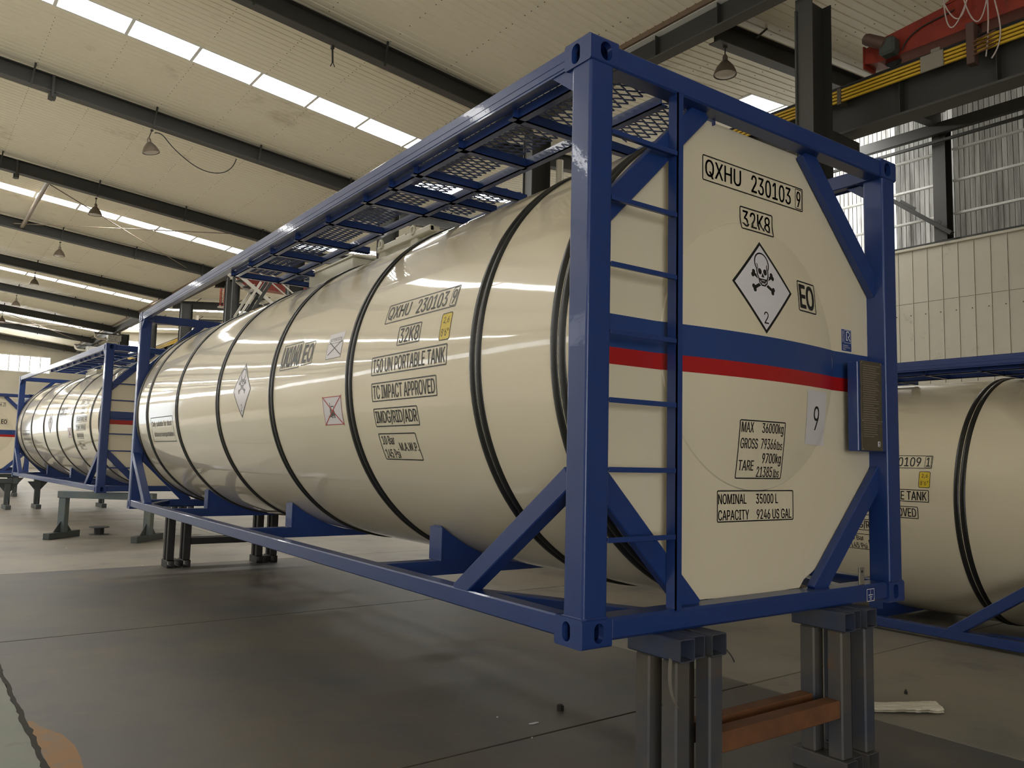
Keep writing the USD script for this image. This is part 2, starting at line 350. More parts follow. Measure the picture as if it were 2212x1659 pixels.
for s_ in LEFT_STRIPS:        # short sheets closing the ends of the skylight strips
    for xa, xb in ((8.86, VALLEY-1e-4), (-6.1, RIDGE-1e-4), (RIDGE, -5.905), (WALL_L-0.2, -20.1)):
        part(ceiling, 'ceiling_panel', roof_panel(s_-SW, s_+SW, xa, xb, 4), 'ceil', smooth=False)
for s_ in RIGHT_STRIPS:
    for xa, xb in (((VALLEY+1e-4, 13.6) if s_ < 12 else (VALLEY+1e-4, 10.1)), (18.2, WALL_R+0.6)) if s_ > 0 else ((VALLEY+1e-4, WALL_R+0.6),):
        part(ceiling, 'ceiling_panel', roof_panel(s_-SW, s_+SW, xa, xb, 4), 'ceil', smooth=False)
sc = []
for xs in np.arange(-4.4, 9.0, 1.42):
    for y in np.arange(8.1, 46, 0.2023):
        if min(abs(y-s) for s in LEFT_STRIPS) > SW and RNG.random() < 0.75:
            sc.append(bx(xs-0.009, xs+0.009, y-0.009, y+0.009, roof(xs)-0.006, roof(xs)+0.002))
for xs in np.arange(9.9, 18, 1.42):
    for y in np.arange(3.1, 20, 0.2023):
        if min(abs(y-s) for s in RIGHT_STRIPS) > SW and RNG.random() < 0.7:
            sc.append(bx(xs-0.009, xs+0.009, y-0.009, y+0.009, roof(xs)-0.006, roof(xs)+0.002))
part(ceiling, 'roof_screw', sc, 'screw', smooth=False, kind='stuff')

# skylight strips: separate panes with thin joints
def skylight(n, ys, xa, xb, first, pitch=1.42, name='window'):
    w = struct(f'window_{n}', rotz=TH)
    edges = [xa] + list(np.arange(first, xb-0.05, pitch)) + [xb]
    for a, b in zip(edges[:-1], edges[1:]):
        za, zb = roof(a+0.011), roof(b-0.011); y0, y1 = ys-SW+0.02, ys+SW-0.02
        a, b = a+0.011, b-0.011
        v = [[a, y0, za+0.012], [b, y0, zb+0.012], [b, y1, zb+0.012], [a, y1, za+0.012]]
        part(w, 'pane', T(v, [[0, 2, 1], [0, 3, 2]]), 'skylight', smooth=False)
    fr = []
    for e in edges: fr.append(bar((e, ys-SW, roof(e)+0.003), (e, ys+SW, roof(e)+0.003), 0.075, 0.03, c=0))
    for s in (-1, 1): fr.append(bar((xa, ys+s*SW, roof(xa+1e-3)+0.012), (xb, ys+s*SW, roof(xb-1e-3)+0.012), 0.05, 0.03, c=0))
    part(w, 'glazing_bar', fr, 'girt', smooth=False)
nw = 1
for s in LEFT_STRIPS:
    skylight(nw, s, -5.905, 8.86, -4.485); nw += 1
    skylight(nw, s, -20.1, -6.1, -18.7); nw += 1
for s in RIGHT_STRIPS:
    if s > 0: skylight(nw, s, 13.6 if s < 12 else 10.1, 18.2, 15.0 if s < 12 else 11.3); nw += 1

# walls
wl = struct('wall_left', rotz=TH)
LD0, LD1, LDZ = 14.0, 20.0, 5.0
part(wl, 'wall_face', [bx(WALL_L-0.2, WALL_L, LD1, Y_END, 0, 6.2+ZB), bx(WALL_L-0.2, WALL_L, Y_FRONT, LD0, 0, 6.2+ZB), bx(WALL_L-0.2, WALL_L, LD0, LD1, LDZ, 6.2+ZB), bx(WALL_L-0.2, WALL_L, Y_FRONT, Y_END, 7.5+ZB, roof(WALL_L)+0.1)], 'wall_plain', smooth=False)
d2 = struct('added_door_2', rotz=TH)  # unseen glowing door, added to light the hall from the left
part(d2, 'daylight', bx(WALL_L-0.19, WALL_L-0.15, LD0, LD1, 0, LDZ), 'door_day', smooth=False)
part(d2, 'door_frame', [bx(WALL_L-0.1, WALL_L+0.05, LD0-0.12, LD0, 0, LDZ), bx(WALL_L-0.1, WALL_L+0.05, LD1, LD1+0.12, 0, LDZ), bx(WALL_L-0.1, WALL_L+0.05, LD0, LD1, LDZ, LDZ+0.12)], 'beam_flange', smooth=False)
wn = struct('window_30', rotz=TH)
ys_ = np.arange(Y_FRONT+1, Y_END-1, 3.0)
for a, b in zip(ys_[:-1], ys_[1:]): part(wn, 'pane', bx(WALL_L-0.14, WALL_L-0.1, a+0.05, b-0.05, 6.25+ZB, 7.45+ZB), 'left_window', smooth=False)
part(wn, 'window_frame', [bx(WALL_L-0.16, WALL_L+0.02, y-0.05, y+0.05, 6.2+ZB, 7.5+ZB) for y in ys_] + [bx(WALL_L-0.2, WALL_L-0.01, Y_FRONT, ys_[0], 6.2+ZB, 7.5+ZB), bx(WALL_L-0.2, WALL_L-0.01, ys_[-1], Y_END, 6.2+ZB, 7.5+ZB)], 'girt', smooth=False)
we = struct('wall_far', rotz=TH)
WX0, WX1, WZ0, WZ1 = -19.5, 7.45, 6.86+ZB, 8.19+ZB
def gable(xa, xb, y0, y1, hole=None):
    top = [(x, roof(x)+0.15) for x in np.linspace(xa, xb, 60)]
    p = Polygon([(xa, 0)] + top + [(xb, 0)])
    for h in (hole or []): p = p.difference(sbox(*h))
    m = extr(p, y1-y0); v = m.vertices
    return T(np.c_[v[:, 0], y0 + v[:, 2], v[:, 1]], m.faces[:, ::-1])
part(we, 'wall_face', gable(WALL_L, 10.3, Y_END, Y_END+0.25, [(WX0, WZ0, WX1, WZ1), (-13.5, 0, -9.5, 6.0+ZB), (-11, 9.3+ZB, -7, 10.3+ZB)]), 'wall_plain', smooth=False)
wn = struct(f'window_{nw}', rotz=TH); nw += 1
xs = np.linspace(WX0, WX1, 38)
for a, b in zip(xs[:-1], xs[1:]):
    part(wn, 'pane', bx(a+0.03, b-0.03, Y_END+0.10, Y_END+0.12, WZ0+0.04, WZ1-0.04), 'window', smooth=False)
part(wn, 'window_frame', [bx(x-0.03, x+0.03, Y_END-0.02, Y_END+0.14, WZ0, WZ1) for x in xs] + [bx(WX0, WX1, Y_END-0.03, Y_END+0.14, z-0.04, z+0.04) for z in (WZ0, WZ1)], 'girt', smooth=False)
d3 = struct('door_3', rotz=TH)
part(d3, 'daylight', bx(-13.5, -9.5, Y_END+0.2, Y_END+0.24, 0, 6.0+ZB), 'door_day', smooth=False)
part(d3, 'door_frame', [bx(-13.6, -13.5, Y_END-0.03, Y_END+0.1, 0, 6.9), bx(-9.5, -9.4, Y_END-0.03, Y_END+0.1, 0, 6.9)], 'beam_flange', smooth=False)
wn = struct('window_31', rotz=TH)
for x in (-11, -10, -9, -8): part(wn, 'pane', bx(x+0.03, x+0.97, Y_END+0.1, Y_END+0.12, 9.33+ZB, 10.27+ZB), 'window', smooth=False)
wf = struct('wall_front', rotz=TH)
DX0, DX1, DZ1 = -13.0, -4.0, 5.4
part(wf, 'wall_face', gable(WALL_L, WALL_R+0.6, Y_FRONT-0.25, Y_FRONT, [(DX0, 0, DX1, DZ1)]), 'wall_plain', smooth=False)
dr = struct('added_door_1', rotz=TH)  # unseen glowing door, added to brighten the faces turned this way
part(dr, 'daylight', bx(DX0, DX1, Y_FRONT-0.24, Y_FRONT-0.2, 0, DZ1), 'added_door_front', smooth=False)
part(dr, 'door_frame', [bx(DX0-0.12, DX0, Y_FRONT-0.1, Y_FRONT+0.05, 0, DZ1+0.1), bx(DX1, DX1+0.12, Y_FRONT-0.1, Y_FRONT+0.05, 0, DZ1+0.1), bx(DX0, DX1, Y_FRONT-0.1, Y_FRONT+0.05, DZ1, DZ1+0.12)], 'beam_flange', smooth=False)
# partition closing the right-hand span far behind
wp = struct('wall_back', rotz=TH)
part(wp, 'wall_face', gable(10.3, WALL_R+0.6, 62.0, 62.2, [(10.75, 8.55+ZB-0.6, 12.2, 9.35+ZB-0.5)]), 'wall_plain', smooth=False)
wn = struct(f'window_{nw}', rotz=TH); nw += 1
part(wn, 'pane', bx(10.75, 12.2, 62.08, 62.1, 8.0+ZB-0.05, 8.85+ZB), 'window', smooth=False)
part(wn, 'window_frame', [bx(10.72, 12.23, 61.97, 62.12, 7.95+ZB-0.03, 7.95+ZB+0.05), bx(11.45, 11.5, 61.97, 62.12, 7.95+ZB, 8.85+ZB)], 'girt', smooth=False)

# right wall: narrow beige panels below, corrugated translucent sheets between columns above
wr = struct('wall_right', rotz=TH)
SILL = 6.53 + ZB
def wall_panel(y0, y1):
    p = bx(WALL_R, WALL_R+0.08, y0+0.002, y1-0.002, 0, SILL-0.12, 0.005)
    return [p, bx(WALL_R-0.012, WALL_R, y0-0.001, y0+0.016, 0.0, SILL-0.12)]
for k in range(-20, 130):
    part(wr, 'wall_panel', wall_panel(5.41+0.376*k, 5.41+0.376*(k+1)), 'wall_panel', smooth=False)
part(wr, 'panel_backing', [bx(WALL_R+0.08, WALL_R+0.3, Y_FRONT, Y_END, 0, SILL-0.1), bx(WALL_R, WALL_R+0.1, Y_FRONT, 5.41-0.376*20, 0, SILL-0.12), bx(WALL_R, WALL_R+0.1, 5.41+0.376*130, Y_END, 0, SILL-0.12)], 'wall_panel', smooth=False)
part(wr, 'panel_cap', [bx(WALL_R-0.05, WALL_R+0.35, Y_FRONT, Y_END, SILL-0.12, SILL-0.05, 0.01)], 'wall_panel', smooth=False)
part(wr, 'cap_rail', bx(WALL_R+0.02, WALL_R+0.32, Y_FRONT, Y_END, SILL-0.05, SILL+0.02, 0.01), 'dark_steel')
part(wr, 'panel_screw', [bx(WALL_R-0.008, WALL_R+0.004, 5.41+0.376*k+0.06, 5.41+0.376*k+0.085, z-0.012, z+0.012) for k in range(-20, 60) for z in (4.71+ZB, 2.0+ZB)], 'screw', smooth=False, kind='stuff')
part(wr, 'panel_joint', bx(WALL_R-0.003, WALL_R+0.001, Y_FRONT, Y_END, 5.02+ZB, 5.028+ZB), 'screw', smooth=False)
XS = WALL_R + 0.42
def sheet(y0, y1, z0, z1):
    """ribbed translucent sheet"""
    n = max(1, round((y1-y0)/0.126)); w = (y1-y0)/n; pr = []
    for k in range(n):
        a = y0 + k*w; pr += [(a, 0), (a+0.022, -0.0), (a+0.034, 0.022), (a+w-0.012, 0.022)]
    pr.append((y1, 0)); pr = np.array(pr); m = len(pr)
    v = np.concatenate([np.c_[XS + pr[:, 1], pr[:, 0], np.full(m, z)] for z in (z0, z1)]); f = []
    for k in range(m-1): f += [[k, k+1, m+k+1], [k, m+k+1, m+k]]
    return T(v, f)
rib = []
for k in range(-16, 60):
    y0 = 6.75 + 0.756*k; y1 = y0 + 0.756
    if y0 > Y_END-12: break
    mat = 'sheet_dim' if y1 < 7.0 else ('sheet_mid' if (y0 < 7.9) else 'sheet_bright')  # streaked sheets, their glow set stronger in steps along the wall
    part(wr, 'translucent_sheet', sheet(y0, y1, SILL, roof(XS)), mat, smooth=False)
    for j in range(6):
        rib.append(bx(XS-0.012, XS+0.004, y0+0.126*j+0.002, y0+0.126*j+0.012, SILL, roof(XS)))
part(wr, 'sheet_rib', rib, 'screw', smooth=False, kind='stuff')
part(wr, 'sheet_end', bx(XS+0.05, XS+0.1, Y_FRONT, -5.2, SILL, roof(XS)), 'wall_panel', smooth=False)
part(wr, 'sheet_end', bx(XS+0.05, XS+0.1, 50, Y_END, SILL, roof(XS)), 'wall_panel', smooth=False)
YR = [6.95 + BAY*k for k in range(-2, 7)]      # roof beams and wall columns of the right span
for z in (7.26, 8.12, 8.95):
    for a, b in zip(YR[:-1], YR[1:]):
        part(wr, 'girt', bx(XS-0.12, XS-0.02, a+0.2, b-0.2, z+ZB-0.03, z+ZB+0.03, 0.006), 'girt')

# ================================================================== STEELWORK
def isec(x0, x1, zf, h=0.42, bw=0.25, n=1):
    """roof beam along x: web + flanges following zf(x)"""
    xs = np.linspace(x0, x1, n+1); web, flg = [], []
    for a, b in zip(xs[:-1], xs[1:]):
        za, zb = zf(a+1e-5), zf(b-1e-5)
        def slab(y0, y1, lo, hi):
            return T([[a,y0,za+lo],[b,y0,zb+lo],[b,y1,zb+lo],[a,y1,za+lo],[a,y0,za+hi],[b,y0,zb+hi],[b,y1,zb+hi],[a,y1,za+hi]], CUBE_F)
        web.append(slab(-0.006, 0.006, 0.02, h-0.018)); flg.append(slab(-bw/2, bw/2, 0.0, 0.02)); web.append(slab(-bw/2, bw/2, h-0.018, h))
    return web, flg
ORD = ['nearest', 'second', 'third', 'fourth', 'fifth', 'sixth', 'seventh', 'eighth', 'ninth', 'tenth']
XCOL = 9.475
for k in range(-1, 9):
    y = Y0 + BAY*k if k < 8 else 72.6
    if k == 7: y = Y0 + BAY*7
    lab = ('dark grey roof beam overhead, out of the photo above its top edge' if k < 0 else
           f'{ORD[k]} dark grey roof beam of the left ceiling, counted from the top of the photo')
    b = thing('roof_beam', lab, 'roof beam', W(0, y), TH)
    web, flg = isec(RIDGE, XCOL+0.05, raf); w2, f2 = isec(WALL_L, RIDGE, raf)
    part(b, 'web', web + w2, 'dark_steel', smooth=False); part(b, 'bottom_flange', flg + f2, 'beam_flange', smooth=False)
    for xs_ in np.arange(-3.04, 9.2, 2.84):
        part(b, 'roof_cleat', [bar((xs_-0.04, -0.13, raf(xs_)+0.05), (xs_+0.02, -0.13, roof(xs_)), 0.045, 0.03, (0, 1, 0), 0)], 'dark_steel', smooth=False)
    if k in (1, 2):
        part(b, 'joint_plate', [bx(0.20, 0.26, -0.16, 0.16, raf(0.2)-0.09, raf(0.2)+0.47), bx(0.15, 0.31, -0.10, 0.10, raf(0.2)-0.1, raf(0.2)+0.02)], 'dark_steel', smooth=False)
for j, y in enumerate(YR):
    if y < 0: continue
    b = thing('roof_beam', f'{ORD[j-1] if j-1 < 10 else "far"} dark grey roof beam of the right-hand bay, rising towards the side wall', 'roof beam', W(0, y), TH)
    web, flg = isec(XCOL+0.05, WALL_R+0.2, raf)
    part(b, 'web', web, 'dark_steel', smooth=False); part(b, 'bottom_flange', flg, 'beam_flange', smooth=False)
    for xs_ in np.arange(10.9, 18, 2.3):
        part(b, 'roof_cleat', bar((xs_-0.25, -0.13, raf(xs_)+0.3), (xs_+0.1, -0.13, roof(xs_)), 0.035, 0.03, (0, 1, 0), 0), 'dark_steel', smooth=False)
def hcol(h, d=0.58, bw=0.32):
    return [bx(0, 0.016, -bw/2, bw/2, 0, h)], [bx(d-0.016, d, -bw/2, bw/2, 0, h), bx(0.016, d-0.016, -0.006, 0.006, 0, h)]
COLN = {-1: 'rising behind the near tank frame at upper right', 0: 'seen through the first walkway gratings beside the near post', 1: 'seen through the middle of the walkway grating',
        2: 'behind the far end of the walkway grating', 3: 'left of the pale stairs, rising from the tank top', 4: 'just right of the far frame corner of the near tank',
        5: 'hidden behind the far corner post of the near tank', 6: 'carrying the air duct, above the left tank', 7: 'last of the row before the end wall'}
for k in range(-1, 8):
    y = Y0 + BAY*k; h = raf(XCOL)
    c = thing('steel_column', 'dark grey steel column of the middle row, ' + COLN[k], 'column', W(XCOL, y), TH)
    a, b = hcol(h); part(c, 'flange', a, 'beam_flange', smooth=False); part(c, 'web', b, 'dark_steel', smooth=False)
    part(c, 'crane_bracket', [bx(0.58, 1.55, -0.1, 0.1, 6.3+ZB, 6.52+ZB, 0.01), T([[0.58,-0.006,6.3+ZB],[1.4,-0.006,6.3+ZB],[0.58,-0.006,5.9+ZB],[0.58,0.006,6.3+ZB],[1.4,0.006,6.3+ZB],[0.58,0.006,5.9+ZB]], [[0,1,2],[3,5,4],[0,3,4],[0,4,1],[1,4,5],[1,5,2],[2,5,3],[2,3,0]])], 'dark_steel', smooth=False)
    part(c, 'edge_pipe', rod((-0.02, 0.14, 0.0), (-0.02, 0.14, h-0.2), 0.02), 'beam_flange')
# pale vertical duct beside each mid-row column (drain pipe)
for k in (0, 2, 4):
    single('drain_pipe', rod((0, 0, 0), (0, 0, 8.9), 0.09, 16), 'pipe', ['beige drain pipe standing beside the column nearest the near post', 'beige drain pipe beside the column behind the walkway end', 'beige drain pipe beside the column right of the far frame corner'][k//2], 'pipe', W(XCOL+0.76, Y0+BAY*k-0.3), TH)
# valley beam with gutter
vb = thing('valley_beam', 'dark grey longitudinal beam under the brown valley gutter, upper right', 'roof beam', W(9.15, 0), TH)
for a, b_ in ((-2.5, 72.0),):
    part(vb, 'web', [bx(-0.006, 0.006, a, b_, 8.67+ZB-0.62+0.64, 9.16+ZB)] , 'dark_steel', smooth=False)
    part(vb, 'bottom_flange', bx(-0.13, 0.13, a, b_, 8.66+ZB, 8.69+ZB), 'beam_flange', smooth=False)
    part(vb, 'stiffener', [bx(-0.11, 0.11, y-0.006, y+0.006, 8.69+ZB, 9.13+ZB) for y in np.arange(0.5, 22, 1.5)], 'dark_steel', smooth=False)
part(vb, 'top_flange', bx(-0.16, 0.10, -2.5, 72.0, 9.12+ZB, 9.15+ZB), 'girt', smooth=False)
part(vb, 'gutter', [bx(-0.22, -0.16, -2.5, 72.0, 9.13+ZB, 9.24+ZB+0.1)], 'gutter', smooth=False)
# right wall columns, eave beam, brace
for j, y in enumerate(YR):
    if y < 0: continue
    c = thing('steel_column', f'{ORD[j-1]} dark wall column among the translucent sheets, counted from the right edge', 'column', W(WALL_R+0.02, y), TH)
    part(c, 'flange', bx(0.0, 0.016, -0.16, 0.16, SILL+0.02, raf(WALL_R)+0.02), 'beam_flange', smooth=False)
    part(c, 'web', [bx(0.016, 0.36, -0.006, 0.006, SILL+0.02, raf(WALL_R)+0.02), bx(0.34, 0.36, -0.16, 0.16, SILL+0.02, raf(WALL_R))], 'dark_steel', smooth=False)
    part(c, 'knee_plate', [T([[0.0,-0.02,raf(WALL_R)],[0.0,-0.5,raf(WALL_R)],[0.0,-0.02,raf(WALL_R)-0.4],[0.012,-0.02,raf(WALL_R)],[0.012,-0.5,raf(WALL_R)],[0.012,-0.02,raf(WALL_R)-0.4]], [[0,1,2],[3,5,4],[0,3,4],[0,4,1],[1,4,5],[1,5,2],[2,5,3],[2,3,0]])], 'dark_steel', smooth=False)
single('eave_beam', [bx(-0.14, 0.0, -10, 60, 9.27+ZB, 9.56+ZB, 0.01)], 'dark_steel', 'dark horizontal beam running along the top of the translucent side wall', 'roof beam', W(WALL_R-0.06, 0), TH)
single('eave_tie', [bx(-0.06, 0.0, -10, 60, 9.05+ZB, 9.13+ZB, 0.01)], 'dark_steel', 'thin dark tie just below the eave beam of the side wall', 'beam', W(WALL_R-0.10, 0), TH)
wb = thing('wall_brace', 'dark diagonal brace with a small plate across the translucent side wall', 'brace', W(WALL_R-0.1, 0), TH)
part(wb, 'angle', bar((0, 8.75, 8.36+ZB), (0, 6.62, 6.64+ZB), 0.10, 0.14, (1, 0, 0), 0.004), 'dark_steel')
part(wb, 'splice_plate', bar((-0.03, 7.88, 7.78+ZB), (-0.03, 7.50, 7.47+ZB), 0.16, 0.02, (1, 0, 0), 0.0, (-0.05, 0)), 'dark_steel')
part(wb, 'bolt_plate', bar((-0.03, 6.95, 7.02+ZB), (-0.03, 6.87, 6.95+ZB), 0.16, 0.02, (1, 0, 0), 0.0, (-0.04, 0)), 'dark_steel')
# strut tube and bracing rods between the second and third roof beams (bay with bracing)
single('roof_strut', rod((0, 27.53, raf(1.2)+0.22), (0, 35.03, raf(1.2)+0.22), 0.075, 20), 'strut', 'brown tube strut between two roof beams at the left ceiling', 'strut', W(1.2, 0), TH)
single('bracing_rod', rod((0.6, 27.6, raf(0.6)+0.25), (7.6, 34.9, raf(7.6)+0.25), 0.018), 'strut', 'thin roof bracing rod falling from upper left to lower right', 'rod', W(0, 0), TH)
single('bracing_rod', rod((0.9, 34.9, raf(0.9)+0.25), (7.6, 27.6, raf(7.6)+0.25), 0.018), 'strut', 'thin roof bracing rod lying nearly level in the photo, crossing the other', 'rod', W(0, 0), TH)
single('bracing_rod', rod((2.0, 57.6, raf(2.0)+0.2), (8.0, 64.9, raf(8.0)+0.2), 0.02), 'strut', 'far bracing rod above the end windows, falling to the right', 'rod', W(0, 0), TH)
single('bracing_rod', rod((2.0, 64.9, raf(2.0)+0.2), (8.0, 57.6, raf(8.0)+0.2), 0.02), 'strut', 'far bracing rod above the end windows, lying nearly level', 'rod', W(0, 0), TH)

# ================================================================== CRANE
XG = 10.85
gd = thing('crane_girder', 'dark crane runway girder on the column brackets, right side', 'girder', W(XG, 0), TH)
part(gd, 'web', [bx(-0.008, 0.008, -8, 61, 6.66+ZB, 7.42+ZB)], 'dark_steel', smooth=False)
part(gd, 'bottom_flange', bx(-0.2, 0.2, -8, 61, 6.62+ZB, 6.66+ZB), 'beam_flange', smooth=False)
part(gd, 'top_flange', bx(-0.22, 0.22, -8, 61, 7.42+ZB, 7.45+ZB), 'black_rail', smooth=False)
part(gd, 'rail', [bx(-0.05, 0.05, -8, 61, 7.45+ZB, 7.47+ZB), bx(-0.015, 0.015, -8, 61, 7.47+ZB, 7.55+ZB), bx(-0.04, 0.04, -8, 61, 7.55+ZB, 7.58+ZB)], 'black_rail', smooth=False)
for y in np.arange(-6.47, 60, 1.5): part(gd, 'stiffener', bx(-0.16, -0.008, y-0.006, y+0.006, 6.66+ZB, 7.42+ZB), 'dark_steel', smooth=False)
cb = thing('conductor_bar', 'set of yellow crane conductor bars clipped along the runway girder', 'conductor bar', W(XG-0.24, 0), TH)
for i in range(4): part(cb, 'bar', bx(-0.025, 0.02, -8, 61, 7.37-0.062*i+ZB, 7.41-0.062*i+ZB, 0.006), 'crane_yellow')
for y in (-2.5, 0.2, 5.05, 7.5, 9.2, 14, 18, 23, 28): part(cb, 'hanger', bx(-0.035, 0.17, y-0.04, y+0.04, 7.14+ZB, 7.43+ZB, 0.004), 'plate')
part(cb, 'joint_cover', [bx(-0.05, -0.026, 3.25, 3.62, 7.16+ZB, 7.44+ZB, 0.01), bx(-0.05, -0.026, 3.30, 3.45, 7.43+ZB, 7.5+ZB, 0.01)], 'steel')
et = thing('crane_truck', 'red end truck of the overhead crane with a motor, on the runway rail', 'crane', W(XG, 0), TH)
tp = Polygon([(0.4, 0.08), (4.35, 0.08), (4.62, 0.14), (4.62, 0.40), (4.4, 0.47), (3.6, 0.55), (2.9, 0.62), (0.4, 0.62)])
tm = extr(tp, 0.36); v = tm.vertices
part(et, 'box_beam', T(np.c_[v[:, 2]-0.18, v[:, 0], v[:, 1]+7.60+ZB], tm.faces[:, ::-1]), 'crane_red', smooth=False)
part(et, 'end_cover', bx(-0.19, 0.19, 4.615, 4.64, 7.66+ZB, 8.06+ZB), 'crane_red')
for y in (4.2, 1.1):
    part(et, 'wheel', place(lathe_z([(0.0, -0.04), (0.13, -0.04), (0.13, 0.04), (0.0, 0.04)], 24), (0, y, 7.71+ZB), (0, 1, 0), (0, 0, 1), (1, 0, 0)), 'black_rail')
part(et, 'gearbox', bx(-0.42, -0.18, 3.98, 4.25, 7.66+ZB, 7.95+ZB, 0.04), 'motor')
mo = place(lathe_z([(0, 0), (0.07, 0.0), (0.10, 0.03), (0.10, 0.30), (0.085, 0.36), (0.05, 0.38), (0.05, 0.365), (0, 0.365)], 24), (-0.36, 4.15, 7.86+ZB), (0.9, 0.436, 0), (0.2, -0.4, 0.894), (-0.39, 0.80, 0.436))
part(et, 'motor', mo, 'motor_brown')
part(et, 'cable', tube_path(smooth_curve([(-0.2, 3.95, 7.72+ZB), (-0.21, 3.8, 7.9+ZB), (-0.21, 3.5, 8.0+ZB), (-0.2, 3.1, 8.05+ZB)], 24), 0.012), 'cable')
bg = thing('crane_bridge', 'red bridge girder of the overhead crane at the upper right corner', 'crane', W(XG, 0), TH)
part(bg, 'box_girder', bx(-0.15, 7.2, 1.5, 2.35, 7.92+ZB+0.31, 9.0+ZB-0.3, 0.02), 'crane_red')
part(bg, 'stool', [bx(-0.3, 0.3, 1.2, 2.75, 8.0+ZB+0.22, 8.23+ZB+0.02, 0.02), T([[-0.16,2.75,8.22+ZB],[-0.16,3.3,8.22+ZB],[-0.16,2.35,8.68+ZB],[0.16,2.75,8.22+ZB],[0.16,3.3,8.22+ZB],[0.16,2.35,8.68+ZB]], [[0,1,2],[3,5,4],[0,3,4],[0,4,1],[1,4,5],[1,5,2],[2,5,3],[2,3,0]])], 'crane_red')
part(bg, 'control_box', bx(-0.42, -0.16, 1.35, 1.75, 8.2+ZB, 8.6+ZB, 0.02), 'crane_red')
co = thing('current_collector', 'rusty current collector arm reaching down to the yellow conductor bars', 'current collector', W(XG-0.3, 0), TH)
part(co, 'arm', [bx(-0.06, 0.1, 2.76, 2.88, 7.0+ZB, 7.66+ZB, 0.01), bx(-0.02, 0.3, 2.78, 2.86, 7.6+ZB, 7.68+ZB, 0.01)], 'motor_brown')
for i in range(4): part(co, 'shoe', bar((-0.06, 2.78-0.05*i*0, 7.32-0.07*i+ZB), (-0.06, 2.45, 7.38-0.07*i+ZB), 0.02, 0.025, c=0.004), 'rust')
fc = thing('festoon_cable', 'pale cable loops hanging from the red crane', 'cable', W(XG-0.3, 0), TH)
for pts in ([(0, 3.24, 8.55), (0, 3.20, 8.0), (0, 3.09, 7.72), (0, 2.97, 7.85), (0, 2.93, 8.5)], [(0, 3.22, 8.5), (0.01, 3.12, 7.95), (0.01, 3.0, 7.83), (0.01, 2.9, 7.98), (0.01, 2.87, 8.5)],
            [(0, 2.90, 8.5), (0, 2.86, 7.9), (0.01, 2.72, 7.66), (0.01, 2.6, 7.9), (0, 2.57, 8.5)], [(0, 2.60, 8.5), (0, 2.57, 7.8), (0, 2.60, 7.2), (0, 2.62, 7.05)], [(0.02, 2.44, 8.5), (0.02, 2.43, 7.6), (0.02, 2.47, 7.12), (0.02, 2.55, 7.0)]):
    c = smooth_curve(pts, 50); c[:, 2] += ZB; part(fc, 'loop', tube_path(c, 0.011), 'cable_white')
# far red beam, lattice, stair
single('crane_bridge', [bx(0, 7.6, 0, 0.5, 8.72+ZB, 9.24+ZB, 0.01), bx(0, 7.6, -0.06, 0.56, 8.70+ZB, 8.73+ZB)], 'crane_red', 'red beam spanning the right-hand bay behind the walkway gratings', 'crane', W(10.1, 35.7), TH)
lt = thing('lattice_hanger', 'red lattice hanger with a small lamp, left of a column behind the tank top', 'hanger', W(10.55, 39.0), TH)
for dx, dy in ((-0.1, -0.1), (0.1, -0.1), (0.1, 0.1), (-0.1, 0.1)):
    part(lt, 'leg', bx(dx-0.018, dx+0.018, dy-0.018, dy+0.018, 8.2+ZB, 9.42+ZB), 'crane_red', smooth=False)
P, Q = [], []
for z in np.arange(8.2, 9.3, 0.2):
    for a, b in (((-0.1, -0.1), (0.1, -0.1)), ((0.1, -0.1), (0.1, 0.1))):
        P += [(*a, z+ZB), (*a, z+ZB)]; Q += [(*b, z+0.2+ZB), (*b, z+0.001+ZB)]
part(lt, 'lacing', bars(P, Q, 0.012, 0.012), 'crane_red', smooth=False)
part(lt, 'lamp', bx(-0.2, 0.2, -0.15, 0.15, 8.12+ZB, 8.2+ZB, 0.02), 'lamp_glass')
sg = thing('access_stair', 'pale steel access stair falling to the right behind the tank top', 'stair', W(0, 24.0), TH)
for yy in (0.0, 0.6):
    part(sg, 'stringer', bar((6.25, yy, 6.74+ZB), (8.5, yy, 5.22+ZB), 0.12, 0.04, (0, 1, 0), 0.0), 'stair', smooth=False)
    part(sg, 'handrail', bar((6.72, yy, 7.35+ZB), (8.6, yy, 6.08+ZB), 0.04, 0.04, (0, 1, 0), 0.0), 'stair', smooth=False)
    part(sg, 'prop', bar((7.16, yy, 6.51+ZB), (6.25, yy, 4.78+ZB), 0.07, 0.05, (0, 1, 0), 0.0), 'stair', smooth=False)
    part(sg, 'post', bar((7.55, yy, 6.65+ZB), (6.95, yy, 5.55+ZB), 0.10, 0.06, (0, 1, 0), 0.0), 'dark_steel', smooth=False)
for i in range(8):
    part(sg, 'tread', bx(6.5+0.25*i, 6.76+0.25*i, 0.02, 0.58, 6.52-0.17*i+ZB, 6.55-0.17*i+ZB), 'dark_steel', smooth=False)
part(sg, 'leg', [bx(x, x+0.08, y, y+0.08, 0, z+ZB) for x, z in ((6.22, 6.6), (8.4, 5.25)) for y in (-0.02, 0.54)] + [bx(6.22, 8.48, y, y+0.06, 3.4, 3.48) for y in (-0.02, 0.55)], 'dark_steel', smooth=False)

